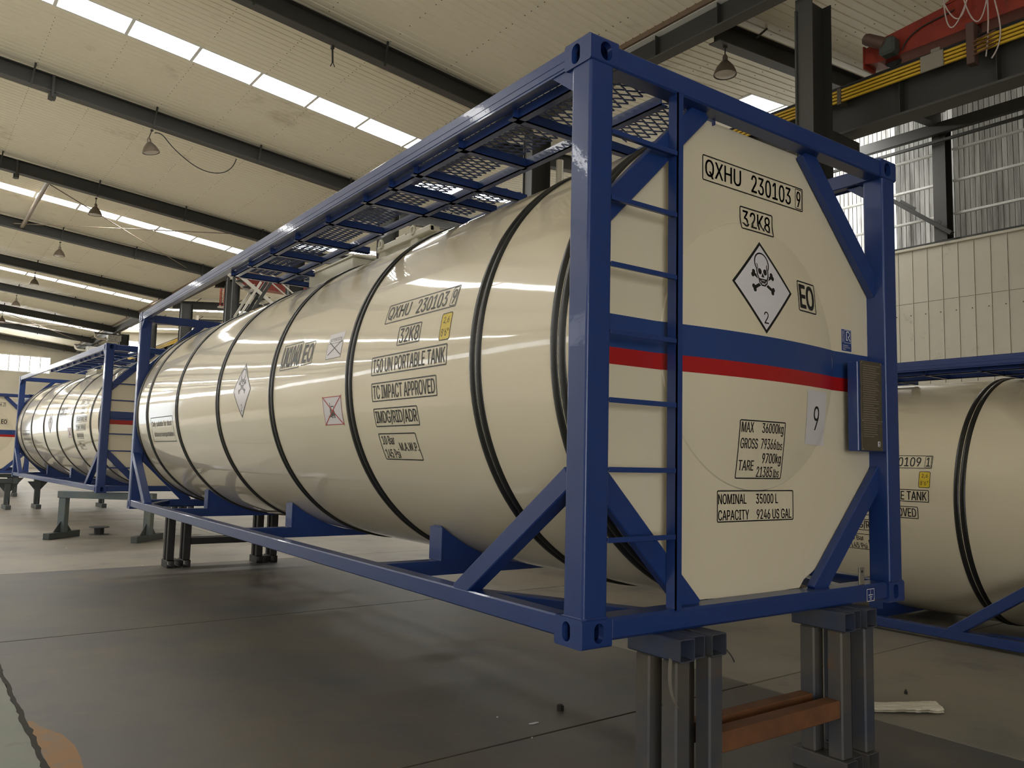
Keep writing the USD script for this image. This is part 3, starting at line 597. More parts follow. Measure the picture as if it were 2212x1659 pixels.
# ================================================================== LAMPS
LAMPN = ['nearest pendant lamp, brown shade, hanging from the second roof beam', 'second pendant lamp from the top, in front of a skylight strip', 'third pendant lamp from the top of the left ceiling',
         'fourth pendant lamp from the top of the left ceiling', 'fifth pendant lamp from the top of the left ceiling', 'sixth and lowest pendant lamp at the left edge']
def lamp(label, x, y, ztop, zc, tilt=0.0):
    t = thing('pendant_lamp', label, 'lamp', W(x, y), TH)
    zc += ZB; c, s = math.cos(tilt), math.sin(tilt)
    sh = lathe_z([(0.03, 0.21), (0.06, 0.20), (0.10, 0.155), (0.16, 0.08), (0.205, -0.02), (0.22, -0.075), (0.215, -0.08), (0.20, -0.02), (0.155, 0.07), (0.09, 0.145), (0.03, 0.19)], 32)
    part(t, 'shade', place(sh, (0, 0, zc), (c, 0, s), (0, 1, 0), (-s, 0, c)), 'lamp_shade')
    gl = lathe_z([(0.0, -0.095), (0.10, -0.09), (0.18, -0.075), (0.205, -0.06), (0.0, -0.05)], 32)
    part(t, 'glass', place(gl, (0, 0, zc), (c, 0, s), (0, 1, 0), (-s, 0, c)), 'lamp_glass')
    part(t, 'socket', place(lathe_z([(0, 0.2), (0.05, 0.2), (0.05, 0.28), (0.03, 0.32), (0, 0.32)], 16), (0, 0, zc), (c, 0, s), (0, 1, 0), (-s, 0, c)), 'lamp_shade')
    part(t, 'hook', [rod((-s*0.3, 0, zc+0.3), (0, 0, ztop), 0.012), bx(-0.03, 0.03, -0.03, 0.03, ztop-0.03, ztop+0.012)], 'cable')
for i, k in enumerate((1, 2, 3, 4, 5, 6)):
    lamp(LAMPN[i], 2.59, Y0+BAY*k, raf(2.59), 8.77 - (0.04 if i == 0 else 0), 0.22 if i == 0 else 0.0)
lamp('pendant lamp of the right-hand bay, above the near frame corner', 9.85, 6.95, raf(9.85), 8.25)
lamp('small pendant lamp of the right-hand bay, seen through the walkway grating', 11.3, 29.45, raf(11.3), 8.38)
single('lamp_cable', tube_path(smooth_curve([(2.66, Y0+BAY, raf(2.6)-0.06), (2.86, Y0+BAY, raf(2.6)-0.07), (3.0, Y0+BAY, raf(2.6)-0.20), (3.45, Y0+BAY-0.02, raf(2.6)-0.56), (3.75, Y0+BAY-0.03, raf(2.6)-0.72), (4.3, Y0+BAY-0.03, raf(2.6)-0.78), (4.85, Y0+BAY, raf(4.85)+0.01)], 60), 0.013), 'cable', 'dark cable drooping from the nearest pendant lamp to its roof beam', 'cable', W(0, 0), TH)
single('cut_cable', [rod((4.28, Y0-0.05, raf(4.28)), (4.30, Y0-0.05, raf(4.28)-0.34), 0.02), bx(4.25, 4.31, Y0-0.09, Y0-0.02, raf(4.28)-0.06, raf(4.28)+0.012), rod((4.30, Y0-0.05, raf(4.28)-0.33), (4.26, Y0-0.04, raf(4.28)-0.43), 0.009), rod((4.30, Y0-0.05, raf(4.28)-0.33), (4.35, Y0-0.05, raf(4.28)-0.42), 0.009)], 'cable', 'short cut cable end hanging under the nearest roof beam', 'cable', W(0, 0), TH)
# air ducts near the far columns
for (y, z, lb) in ((57.5, 8.1, 'galvanised air duct box with a beige bent pipe, above the left tank'), (65.0, 8.05, 'farther air duct box with a beige bent pipe, left of the other')):
    t = thing('air_duct', lb, 'air duct', W(8.75, y-0.3), TH)
    part(t, 'box', bx(-0.1, 0.72, -0.3, 0.3, z+ZB, z+0.42+ZB, 0.02), 'duct')
    part(t, 'pipe', tube_path(smooth_curve([(-0.05, 0, z+0.08+ZB), (-0.5, 0, z+0.09+ZB), (-0.78, 0, z+0.16+ZB), (-0.85, 0, z+0.4+ZB)], 24), 0.065, 12), 'pipe')
    part(t, 'hanger', [bx(0.55, 0.72, -0.28, 0.3, z+0.42+ZB, raf(9.3), 0.0), bx(-0.9, 0.6, -0.1, 0.1, z+0.42+ZB, z+0.5+ZB)], 'dark_steel', smooth=False)

# ================================================================== TANK CONTAINERS
TL_, TW, TH_ = 9.125, 2.438, 2.591
XC, ZC, R = TW/2, 1.275, 1.204
YF, DCX, DCZ, DR, DK = 0.118, 1.24, 1.315, 0.69, 8.0     # flat end sheet with a shallow dome in the middle
def yend(x, z):
    d = np.hypot(x-DCX, z-DCZ); r = np.hypot(x-XC, z-ZC)
    y = np.where(d < DR, YF - DR*DR/DK + d*d/DK, YF)
    return y + 0.016*(1-np.sqrt(np.clip(1-(np.clip(r-1.188, 0, 0.016)/0.016)**2, 0, 1)))
def end_sheet():
    n = 144; a = np.linspace(0, 2*np.pi, n, endpoint=False); ring = []
    for d in list(np.linspace(0.002, 0.685, 24)) + [0.69]:
        ring.append(np.c_[DCX+d*np.cos(a), DCZ+d*np.sin(a)])
    for q in list(np.linspace(0.01, 1, 8)):
        ring.append((1-q)*np.c_[DCX+0.69*np.cos(a), DCZ+0.69*np.sin(a)] + q*np.c_[XC+1.188*np.cos(a), ZC+1.188*np.sin(a)])
    for e in (20, 45, 65, 80, 90):
        r = 1.188+0.016*math.sin(math.radians(e)); ring.append(np.c_[XC+r*np.cos(a), ZC+r*np.sin(a)])
    k = len(ring); p = np.concatenate(ring); y = yend(p[:, 0], p[:, 1])
    y[:n*25] = YF - DR*DR/DK + np.hypot(p[:n*25, 0]-DCX, p[:n*25, 1]-DCZ)**2/DK - 0.006*(np.hypot(p[:n*25, 0]-DCX, p[:n*25, 1]-DCZ) < 0.688)
    idx = np.arange(k*n).reshape(k, n); A, B, C_, D = idx[:-1], np.roll(idx, -1, 1)[:-1], np.roll(idx, -1, 1)[1:], idx[1:]
    f = np.concatenate([np.stack([A, B, C_], -1).reshape(-1, 3), np.stack([A, C_, D], -1).reshape(-1, 3)])
    return T(np.c_[p[:, 0], y, p[:, 1]], f)
def on_end(off=0.0015):
    return lambda a, b: np.c_[a, yend(a, b) - np.where(np.hypot(a-DCX, b-DCZ) < 0.691, 0.006, 0.0) - off, b]
def on_side(off=0.0016):
    return lambda a, b: np.c_[XC - (R+off)*np.cos(b/R), -a, ZC + (R+off)*np.sin(b/R)]
def arc(deg): return R*math.radians(deg)
def stadium(w, h): return LineString([(0, -(h-w)/2), (0, (h-w)/2)]).buffer(w/2, quad_segs=8)
def casting(top):
    body = extr(rrect(0, 0.178, 0, 0.118, 0.012), 0.162)          # (y, z) outline swept along x
    v = body.vertices; body = T(np.c_[v[:, 2], v[:, 0], v[:, 1]], body.faces)
    cav = bx(0.030, 0.150, 0.030, 0.166, 0.022, 0.100)
    fw, fh, sw, sh = (0.066, 0.084, 0.056, 0.09) if top else (0.050, 0.080, 0.050, 0.080)
    f = extr(stadium(fw, fh), 0.06); fv = f.vertices; f = T(np.c_[0.089+fv[:, 0], fv[:, 2]-0.02, 0.061+fv[:, 1]], f.faces[:, ::-1])
    s = extr(stadium(sw, sh), 0.06); sv = s.vertices; s = T(np.c_[sv[:, 2]-0.02, 0.101+sv[:, 0], 0.061+sv[:, 1]], s.faces)
    for t in (cav, f, s, body): t.merge_vertices(); trimesh.repair.fix_normals(t)
    return trimesh.boolean.difference([body, cav, f, s], engine='manifold')
CAST = {t: casting(t) for t in (False, True)}
POST = moved(extr(rrect(0.006, 0.140, 0.005, 0.133, 0.014), TH_-0.236), dz=0.118)
def saddle(y):
    p = unary_union([sbox(0.09, 0.03, TW-0.09, 0.118), sbox(0.465, 0.03, 1.02, 0.45), sbox(TW-1.02, 0.03, TW-0.465, 0.45)]).difference(Point(XC, ZC).buffer(R+0.003, quad_segs=64))
    m = extr(p, 0.10); v = m.vertices
    return T(np.c_[v[:, 0], y-0.05+v[:, 2], v[:, 1]], m.faces[:, ::-1])
def tri_plate(a, b, c, n, t):
    a, b, c, n = (np.asarray(q, float) for q in (a, b, c, n))
    v = [a, b, c, a+n*t, b+n*t, c+n*t]
    return T(v, [[0, 1, 2], [3, 5, 4], [0, 3, 4], [0, 4, 1], [1, 4, 5], [1, 5, 2], [2, 5, 3], [2, 3, 0]])
XI, XO = 0.53, 0.10                   # inner and outer edge of the walkway
CROSS = [(0.66, 0.92), (1.17, 0.55), (1.68, 0.92), (2.00, 0.90), (2.37, 0.92), (3.00, 0.55), (3.61, 0.72), (4.19, 0.55), (4.76, 0.86), (5.28, 0.90)]
def angle_x(y, xa, xb):
    return [bx(xa, xb, y, y+0.006, 2.45, 2.503), bx(xa, xb, y, y+0.045, 2.45, 2.456)]
def expanded(x0, x1, y0, y1, lw=0.112, sw=0.050, z=2.507):
    a, b = lw/2, sw/2; P, Q = [], []
    for j in range(int((y1-y0)/b)):
        for i in range(int((x1-x0)/a)):
            if (i+j) % 2 == 0:
                p = (x0+i*a, y0+j*b, z)
                if x0+(i+1)*a <= x1+1e-6:
                    for s in (1, -1):
                        yy = y0+(j+s)*b
                        if y0-1e-6 <= yy <= y1+1e-6: P.append(p); Q.append((x0+(i+1)*a, yy, z+0.004))
    return bars(P, Q, 0.0042, 0.0065)

def make_tank(label, loc, rotz, number, check, detail=2):
    t = thing('tank_container', label, 'tank container', loc, rotz)
    xm, ym = XC, TL_/2
    def four(name, mesh, mat, smooth=30, lab=None):
        for fx in (0, 1):
            for fy in (0, 1):
                m = mesh
                if fx: m = mirror(m, 0, xm)
                if fy: m = mirror(m, 1, ym)
                part(t, name, m, mat, smooth)
    def two(name, mesh, mat, ax, smooth=30):
        part(t, name, mesh, mat, smooth); part(t, name, mirror(mesh, ax, (xm, ym)[ax]), mat, smooth)
    # shell, ends, sealed joints
    part(t, 'shell', lathe_y([(y, R) for y in np.r_[0.134, np.linspace(0.2, TL_-0.2, 13), TL_-0.134]], 160, XC, ZC), 'cream', True)
    two('end_cap', end_sheet(), 'cream', 1, 20)
    oc = Polygon([(0.83, 0.118), (1.608, 0.118), (2.298, 0.80), (2.298, 1.80), (1.62, 2.474), (0.82, 2.474), (0.14, 1.80), (0.14, 0.81)]).difference(Point(XC, ZC).buffer(1.19, quad_segs=48))
    for g_ in getattr(oc, 'geoms', [oc]):
        om = extr(g_, 0.008); ov = om.vertices
        two('corner_sheet', T(np.c_[ov[:, 0], 0.1185+ov[:, 2], ov[:, 1]], om.faces[:, ::-1]), 'cream', 1, False)
    bw = 0.026
    for y in [0.207, 0.862, 2.362, 3.832, 5.302, 6.85, 8.322, TL_-0.207]:
        pr = []
        for o in (-0.028, 0.028):
            pr += [(y+o+bw*math.cos(a), R-0.004+bw*0.62*math.sin(a)) for a in np.linspace(math.pi, 0, 7)]
        part(t, 'joint_band', lathe_y(pr, 128, XC, ZC), 'band', 40)
    # frame
    for fz in (0, 1):
        c = CAST[bool(fz)]
        if fz: c = moved(mirror(c, 2, 0.059), dz=TH_-0.118)
        four('corner_casting', c, 'blue')
    four('corner_post', POST, 'blue')
    weld = tube_path(np.array([(0.135, 0.004, 0.119), (0.02, 0.004, 0.119), (0.007, 0.015, 0.119), (0.006, 0.13, 0.119)]), 0.006, 6)
    four('weld_bead', weld, 'blue')
    two('top_side_rail', [bx(0.006, 0.088, 0.176, TL_-0.176, 2.494, 2.584, 0.006), bx(0.008, 0.014, 0.176, TL_-0.176, 2.486, 2.496), bx(0.004, 0.007, 0.178, TL_-0.178, 2.530, 2.560, 0.0014)], 'blue', 0)
    two('bottom_side_rail', bx(0.006, 0.098, 0.176, TL_-0.176, 0.03, 0.117, 0.007), 'blue', 0)
    two('top_end_rail', bx(0.160, TW-0.160, 0.006, 0.106, 2.475, 2.577, 0.008), 'blue', 1)
    two('bottom_end_rail', bx(0.160, TW-0.160, 0.006, 0.128, 0.022, 0.116, 0.012), 'blue', 1)
    U = (0, 1, 0)
    def lipped(p, q, w, s):
        return [bar(p, q, w, 0.048, U, 0.005)]
    h2 = 0.107/math.sqrt(2)
    for p, q, sd in (((0.10, 0.089, 0.907-h2-0.10), (0.907-h2-0.09, 0.089, 0.09), -1), ((0.10, 0.089, 1.618+h2+0.10), (2.49-1.618-h2, 0.089, 2.49), 1),
                     ((4.056+h2-2.49, 0.089, 2.49), (TW-0.10, 0.089, 4.056+h2-TW+0.10), 1), ((1.531+h2+0.09, 0.089, 0.09), (TW-0.10, 0.089, TW-0.10-1.531-h2), -1)):
        two('end_brace', lipped(p, q, 0.107, sd), 'blue', 1)
    four('side_brace', bar((0.052, 0.115, 0.695), (0.052, 0.975, 0.09), 0.092, 0.088, (1, 0, 0), 0.005), 'blue')
    four('floor_brace', bar((0.075, 0.95, 0.084), (0.47, 0.11, 0.084), 0.07, 0.05, (0, 0, 1), 0.004), 'blue')
    four('corner_gusset', tri_plate((0.014, 0.132, 2.49), (0.014, 0.132, 2.375), (0.014, 0.285, 2.49), (1, 0, 0), 0.045), 'blue', False)
    for y in (1.935, 4.48, 7.10): part(t, 'cross_member', saddle(y), 'blue', 25)
    for y in (1.935, 4.48, 7.10):
        for x in (0.46, TW-0.46): part(t, 'saddle_plate', bx(x-0.006, x+0.006, y-0.075, y+0.075, 0.118, 0.325, 0.002), 'blue')
    # ladder on the near end
    ld = part(t, 'ladder', [bx(0.543, 0.580, 0.004, 0.010, 0.112, 2.48), bx(0.543, 0.549, 0.004, 0.062, 0.112, 2.48)], 'blue', False)
    for k in range(7):
        z = 0.434 + 0.2925*k
        part(ld, 'rung', [bx(0.138, 0.546, 0.006, 0.042, z-0.006, z+0.004, 0.002), bx(0.138, 0.560, 0.005, 0.010, z-0.014, z+0.008, 0.001)], 'blue')
    # walkway on the roof of the frame
    wk = [bx(XO, XO+0.006, 0.10, 5.33, 2.45, 2.503), bx(XO, XO+0.045, 0.10, 5.33, 2.45, 2.456), bx(XI, XI+0.006, 0.10, 5.33, 2.45, 2.503), bx(XI, XI+0.045, 0.10, 5.33, 2.45, 2.456)]
    for y, xe in CROSS: wk += angle_x(y, 0.07, xe)
    wk += [bx(0.915, 0.92, 0.10, 0.70, 2.455, 2.503), bx(0.915, 0.92, 1.68, 2.41, 2.455, 2.503)]
    w = part(t, 'walkway', wk, 'blue', False)
    mesh = [expanded(XO+0.004, XI+0.01, 0.112, 5.28), expanded(XI+0.012, 0.92, 0.112, 0.66), expanded(XI+0.012, 0.92, 1.69, 2.37), expanded(XI+0.012, 0.88, 4.78, 5.28)]
    part(w, 'expanded_mesh', mesh, 'mesh', False, kind='stuff')
    # roof fittings
    vb_ = part(t, 'valve_box', bx(0.70, 1.74, 3.90, 4.90, 2.2, 2.478, 0.006), 'cream_part', label='cream valve box on top of the tank')
    part(vb_, 'lid', bx(0.685, 1.755, 3.885, 4.915, 2.478, 2.494, 0.004), 'cream_part')
    mh = part(t, 'manhole_collar', bx(0.78, 1.66, 2.62, 3.42, 2.25, 2.455, 0.006), 'cream_part', label='cream manhole collar with clamp bar')
    part(mh, 'clamp_bar', [bar((0.735, 2.60, 2.452), (0.735, 3.48, 2.452), 0.03, 0.05, c=0.004), bx(0.715, 0.80, 2.60, 2.86, 2.43, 2.47, 0.004), bx(0.722, 0.75, 3.0, 3.16, 2.46, 2.49, 0.004)], 'cream_part')
    for y in (2.86, 3.40):
        e = trimesh.creation.torus(0.030, 0.011, 24, 10); part(mh, 'eye_nut', place(e, (0.715, y, 2.485), (0, 1, 0), (0, 0, 1), (1, 0, 0)), 'cream_part')
        part(mh, 'disc', place(lathe_z([(0, 0), (0.055, 0), (0.06, 0.01), (0.055, 0.05), (0.03, 0.06), (0, 0.06)], 24), (0.735, y+0.02, 2.385), (0, 1, 0), (0, 0, 1), (1, 0, 0)), 'cream_part')
    # ---- near end: stripe and lettering
    E_, S_ = on_end(), on_side()
    def band2d(z0, z1):
        c = Point(XC, ZC).buffer(1.172, quad_segs=48); return tri(sbox(0, z0, TW, z1).intersection(c))
    part(t, 'blue_stripe', onto(band2d(1.263, 1.412), on_end(0.0008), 0.05), 'navy', True)
    part(t, 'red_stripe', onto(band2d(1.187, 1.263), on_end(0.0008), 0.05), 'red_print', True)
    def label_box(name, texts, x0, x1, y0, y1, fn, w=0.007, extra=(), mat='black'):
        ms = [ring2d(x0, x1, y0, y1, w)] + list(extra)
        for s, b, *q in texts:                       # condensed lettering: widen the upright strokes a little
            e = 0.018*(b[3]-b[2])
            for k in (-1, 1): ms.append(moved(lay(s, b[0]+e, b[1]-e, b[2], b[3], bold=bool(q and q[0])), k*e))
        return part(t, name, onto(ms, fn), mat, True)
    def num(x0, x1, y0, y1, fn, off=False):
        W_, H_ = x1-x0, y1-y0
        fx = lambda f: x0 + f*W_
        tx = [('QXHU', (fx(0.025), fx(0.36), y0+0.14*H_, y1-0.14*H_)), (number, (fx(0.46), fx(0.87), y0+0.14*H_, y1-0.14*H_))]
        ex = []
        if check:
            tx.append((check, (fx(0.93), fx(0.975), y0+0.16*H_, y1-0.16*H_))); ex = [ring2d(fx(0.915), fx(0.988), y0+0.07*H_, y1-0.07*H_, 0.004)]
        return label_box('container_number', tx, x0, x1, y0, y1, fn, 0.006, ex)
    num(0.842, 1.671, 2.160, 2.292, E_)
    label_box('size_code', [('32K8', (1.148, 1.378, 1.982, 2.070))], 1.127, 1.399, 1.964, 2.088, E_)
    dm = Polygon([(1.258, 1.914), (1.503, 1.670), (1.258, 1.426), (1.013, 1.670)])
    hz = part(t, 'hazard_diamond', onto(tri(dm), on_end(0.0010)), 'white', True, label='white diamond hazard sign')
    def skull_at(cx, cz, s): return tri(affinity.translate(affinity.scale(SKULL, s, s, origin=(0, 0)), cx, cz))
    part(hz, 'symbol', onto([tri(dm.difference(dm.buffer(-0.014, join_style=2))), skull_at(1.256, 1.736, 0.20), lay('2', 1.244, 1.280, 1.478, 1.542)], on_end(0.0016)), 'black', True)
    label_box('gas_code', [('EO', (1.583, 1.737, 1.606, 1.742), True)], 1.567, 1.753, 1.589, 1.759, E_)
    label_box('weight_panel', [('MAX', (1.083, 1.175, 0.918, 0.970)), ('36000kg', (1.240, 1.420, 0.905, 0.970)), ('GROSS', (1.083, 1.215, 0.838, 0.890)), ('79366', (1.240, 1.365, 0.838, 0.892)), ('lbs', (1.372, 1.420, 0.836, 0.880)),
               ('9700kg', (1.260, 1.420, 0.752, 0.818)), ('TARE', (1.083, 1.198, 0.728, 0.780)), ('21385', (1.225, 1.355, 0.696, 0.750)), ('lbs', (1.365, 1.415, 0.695, 0.738))], 1.067, 1.437, 0.687, 0.981, E_, 0.006)
    label_box('capacity_panel', [('NOMINAL', (0.960, 1.175, 0.562, 0.612)), ('35000 L', (1.250, 1.430, 0.562, 0.612)), ('CAPACITY', (0.960, 1.195, 0.484, 0.534)), ('9246 US GAL', (1.255, 1.543, 0.484, 0.534))], 0.951, 1.561, 0.474, 0.630, E_, 0.006)
    if detail >= 2:
        lb = part(t, 'certificate_label', onto(tri(sbox(2.025, 1.418, 2.131, 1.551)), on_end(0.0012)), 'white', True, label='small navy and white certification label')
        part(lb, 'field', onto(tri(sbox(2.029, 1.422, 2.127, 1.547)), on_end(0.0018)), 'navy', True)
        lr = [tri(unary_union([LineString([(2.147, 1.545), (2.147, 1.499), (2.160, 1.499)]).buffer(0.0035, cap_style=2), LineString([(2.152, 1.547), (2.166, 1.547)]).buffer(0.0035), Point(2.166, 1.532).buffer(0.016).difference(Point(2.166, 1.532).buffer(0.010)).intersection(sbox(2.164, 1.5, 2.19, 1.56)), LineString([(2.165, 1.517), (2.181, 1.496)]).buffer(0.0035)])),
              ring2d(2.125, 2.191, 1.482, 1.556, 0.0022, 0.001), lay('CERTIFICATION', 2.110, 2.180, 1.452, 1.459), lay('COMPONENT', 2.110, 2.165, 1.463, 1.470), lay('MARK', 2.110, 2.140, 1.441, 1.448)]
        ce = rotated(lay('CERTIFIED', 0, 0.068, 0, 0.010, True), 90); ce = moved(ce, 2.116, 1.484, 0); lr = [moved(q, -0.069, -0.012, 0) for q in lr + [ce]]
        part(lb, 'mark', onto(lr, on_end(0.0023)), 'white', True)
        pp = part(t, 'paper_sheet', onto(tri(Polygon([(1.636, 1.169), (1.846, 1.166), (1.840, 0.869), (1.632, 0.876)])), on_end(0.0022)), 'paper', True, label='white paper sheet with a black 9')
        part(pp, 'digit', onto(lay('9', 1.708, 1.768, 0.953, 1.085), on_end(0.0030)), 'black', True)
        hd = part(t, 'plate_holder', bx(2.012, 2.30, 0.012, 0.075, 0.848, 1.352, 0.004), 'blue')
        pl = part(hd, 'data_plate', bx(2.034, 2.246, 0.004, 0.0125, 0.852, 1.358, 0.001), 'plate', label='dull metal data plate')
        part(hd, 'plate_rows', [bx(2.05, 2.05+0.11+0.07*RNG.random(), 0.0032, 0.0042, z, z+0.004) for z in np.arange(0.93, 1.34, 0.0125)], 'strut', False, kind='stuff')
        part(hd, 'sticker', [bx(2.196, 2.218, 0.0028, 0.0042, 0.876, 0.906)], 'white', False, label='tiny white sticker')
        part(hd, 'sticker_mark', [bx(2.203, 2.211, 0.0020, 0.0030, 0.889, 0.902), bx(2.200, 2.214, 0.0020, 0.0030, 0.879, 0.883)], 'black', False)
        part(hd, 'rivet', [rod((x, 0.001, z), (x, 0.006, z), 0.004, 8) for x in (2.042, 2.238) for z in (0.860, 1.02, 1.348)], 'steel')
        lug = bx(2.030, 2.078, 0.030, 0.038, 0.112, 0.208, 0.001)
        lg = part(t, 'earth_lug', lug, 'steel', label='bare steel earthing lug'); part(lg, 'hole', rod((2.054, 0.028, 0.186), (2.054, 0.031, 0.186), 0.007, 12), 'black')
        es = [ring2d(2.056, 2.132, 0.026, 0.094, 0.004, 0.001)] + [tri(sbox(*q)) for q in ((2.092, 0.062, 2.096, 0.088), (2.072, 0.058, 2.116, 0.063), (2.079, 0.047, 2.109, 0.0515), (2.086, 0.0365, 2.102, 0.041))]
        m = trimesh.util.concatenate(es); part(t, 'earth_symbol', T(np.c_[m.vertices[:, 0], np.full(len(m.vertices), 0.0045), m.vertices[:, 1]], m.faces), 'white', False, label='white earthing symbol')
        part(t, 'casting_stamp', onto(lay('3', -0.163, -0.140, 2.515, 2.552), lambda a, b: np.c_[np.full(len(a), -0.0012), -a-0.10, b]), 'blue', False) if False else None
    # ---- left side of the shell (reading direction is towards -y)
    def side(y0, y1, d0, d1): return -y0, -y1, arc(d0), arc(d1)
    a0, a1, b0, b1 = side(1.947, 1.121, 13.78, 19.9); num(a0, a1, b0, b1, S_)
    a0, a1, b0, b1 = side(1.726, 1.455, 6.15, 11.8); label_box('size_code', [('32K8', (a0+0.022, a1-0.02, b0+0.014, b1-0.014))], a0, a1, b0, b1, S_)
    a0, a1, b0, b1 = side(1.236, 1.128, 5.08, 12.43)
    yl = part(t, 'height_label', onto(tri(rrect(a0, a1, b0, b1, 0.014)), on_side(0.0012)), 'yellow_print', True, label='yellow height label')
    part(yl, 'print', onto([tri(rrect(a0, a1, b0, b1, 0.014).difference(rrect(a0+0.005, a1-0.005, b0+0.005, b1-0.005, 0.010))), lay('2,6', a0+0.026, a1-0.024, b0+0.088, b1-0.022), lay('8\'6"', a0+0.016, a1-0.018, b0+0.024, b0+0.066)], on_side(0.0018)), 'black', True)
    a0, a1, b0, b1 = side(2.032, 1.137, -1.4, 4.14); label_box('type_panel', [('T50 UN PORTABLE TANK', (a0+0.02, a1-0.02, b0+0.016, b1-0.016))], a0, a1, b0, b1, S_)
    a0, a1, b0, b1 = side(2.030, 1.244, -9.0, -3.5); label_box('approval_panel', [('TC IMPACT APPROVED', (a0+0.02, a1-0.02, b0+0.016, b1-0.016))], a0, a1, b0, b1, S_)
    a0, a1, b0, b1 = side(2.030, 1.481, -16.4, -10.9); label_box('code_panel', [('IMDG/RID/ADR', (a0+0.018, a1-0.018, b0+0.014, b1-0.014))], a0, a1, b0, b1, S_)
    a0, a1, b0, b1 = side(2.029, 1.560, -26.5, -18.3); label_box('pressure_panel', [('10 Bar', (a0+0.03, a0+0.19, b1-0.072, b1-0.016)), ('145 Psi', (a0+0.03, a0+0.21, b0+0.012, b0+0.072)), ('M.A.W.P.', (a0+0.235, a1-0.012, b0+0.06, b0+0.112))], a0, a1, b0, b1, S_)
    a0, a1, b0, b1 = side(3.68, 3.285, 6.0, 15.9); label_box('gas_code', [('UN1040', (a0+0.014, a1-0.012, b0+0.018, b1-0.018), True)], a0, a1, b0, b1, S_)
    a0, a1, b0, b1 = side(3.238, 3.035, 6.4, 14.8); label_box('gas_code', [('EO', (a0+0.014, a1-0.012, b0+0.016, b1-0.016), True)], a0, a1, b0, b1, S_)
    a0, a1, b0, b1 = side(2.780, 2.531, 6.6, 11.9)
    at = part(t, 'notice_label', onto(tri(sbox(a0, b0, a1, b1+0.07)), on_side(0.0010)), 'white', True, label='white notice label with a cross')
    part(at, 'print', onto([ring2d(a0, a1, b0, b1, 0.003, 0.001), lay('ATTENTION', a0+0.03, a1-0.03, b1+0.012, b1+0.036)] + [tri(LineString(q).buffer(0.004)) for q in (((a0+0.03, b1+0.008), (a1-0.012, b0+0.02)), ((a0+0.03, b0+0.03), (a1-0.02, b1+0.008)))], on_side(0.0016)), 'black', True)
    a0, a1, b0, b1 = side(2.796, 2.491, -15.1, -5.85)
    fl = part(t, 'forklift_label', onto(tri(sbox(a0, b0, a1, b1)), on_side(0.0010)), 'white', True, label='white no-forklift label')
    fk = tri(affinity.translate(affinity.scale(forklift2d(), 0.125, 0.115, origin=(0, 0)), (a0+a1)/2-0.005, (b0+b1)/2-0.008))
    part(fl, 'pictogram', onto([fk], on_side(0.0015)), 'black', True)
    part(fl, 'red_cross', onto([ring2d(a0, a1, b0, b1, 0.005, 0.001)] + [tri(LineString(q).buffer(0.0045)) for q in (((a0, b0), (a1, b1)), ((a0, b1), (a1, b0)))], on_side(0.0020)), 'red_print', True)
    ym_, bm = -4.582, arc(1.3); h_ = 0.243
    dm2 = Polygon([(ym_, bm+h_), (ym_+h_, bm), (ym_, bm-h_), (ym_-h_, bm)])
    hz = part(t, 'hazard_diamond', onto(tri(dm2), on_side(0.0010)), 'white', True, label='white diamond hazard sign')
    part(hz, 'symbol', onto([tri(dm2.difference(dm2.buffer(-0.013, join_style=2))), skull_at(ym_, bm+0.07, 0.205), lay('2', ym_-0.016, ym_+0.016, bm-0.185, bm-0.122)], on_side(0.0016)), 'black', True)
    a0, a1, b0, b1 = side(8.14, 7.05, -19.75, -5.5)
    label_box('transport_panel', [('Only suitable for short', (a0+0.05, a1-0.06, b0+0.172, b0+0.252)), ('distance transportation', (a0+0.10, a1-0.05, b0+0.05, b0+0.125))], a0, a1, b0, b1, S_, 0.009)
    return t

make_tank('near cream tank container in a blue frame, largest in the photo, number ending 103 9', (0, 0, ZB), 0.0, '230103', '9')
make_tank('cream tank container standing behind the far left end of the nearest one', (0.208, 12.884, ZB+0.019), 0.064, '2301', '', 1)
make_tank('cream tank container at the right edge standing low on the floor, number ending 0109 1', (5.43, 0.24, 0.0), 0.0, '230109', '1', 1)
make_tank('farthest tank container at the left edge, its end face with number ending 0114 7', (0.53-2.438, 28.0, ZB-0.09), 0.0, '230114', '7', 1)

# ================================================================== STANDS
def tubes(z0, z1, y0, y1):
    """three open square tubes side by side, the middle one a little shorter"""
    out = []
    for xa, xb, dy in ((0.0, 0.092, 0), (0.096, 0.18, 0.022), (0.210, 0.306, 0.008)):
        o = rrect(xa, xb, z0, z1, 0.008); i = rrect(xa+0.005, xb-0.005, z0+0.005, z1-0.005, 0.005)
        m = extr(o.difference(i), y1-y0-dy); v = m.vertices
        out.append(T(np.c_[v[:, 0], y0+dy+v[:, 2], v[:, 1]], m.faces[:, ::-1]))
    return out
def trestle(label, loc, rotz, legmat, beammat, detail=True):
    s = thing('support_stand', label, 'stand', loc, rotz)
    top = ZB + 0.021
    for gx in (0.0, 1.205):
        for m in tubes(top-0.095, top, 0.0, 0.31): part(s, 'top_tube', moved(m, dx=gx), 'stand_blue' if legmat == 'stand' else legmat)
        for m in tubes(0.0, 0.095, 0.0, 0.315): part(s, 'foot_tube', moved(m, dx=gx), legmat)
        for xa in (0.002, 0.212):
            for ya in (0.022, 0.18):
                part(s, 'leg', bx(gx+xa, gx+xa+0.088, ya, ya+0.085, 0.095, top-0.095, 0.008), legmat)
    part(s, 'cross_beam', bx(0.302, 1.205, 0.03, 0.115, 0.300, 0.388, 0.005), beammat)
    part(s, 'cross_beam', bx(0.302, 1.205, 0.185, 0.262, 0.300, 0.388, 0.005), beammat)
    return s
st = trestle('weathered trestle stand with a rusty cross beam under the near end of the nearest tank', (0.430, -0.125, 0), 0, 'stand', 'rust')
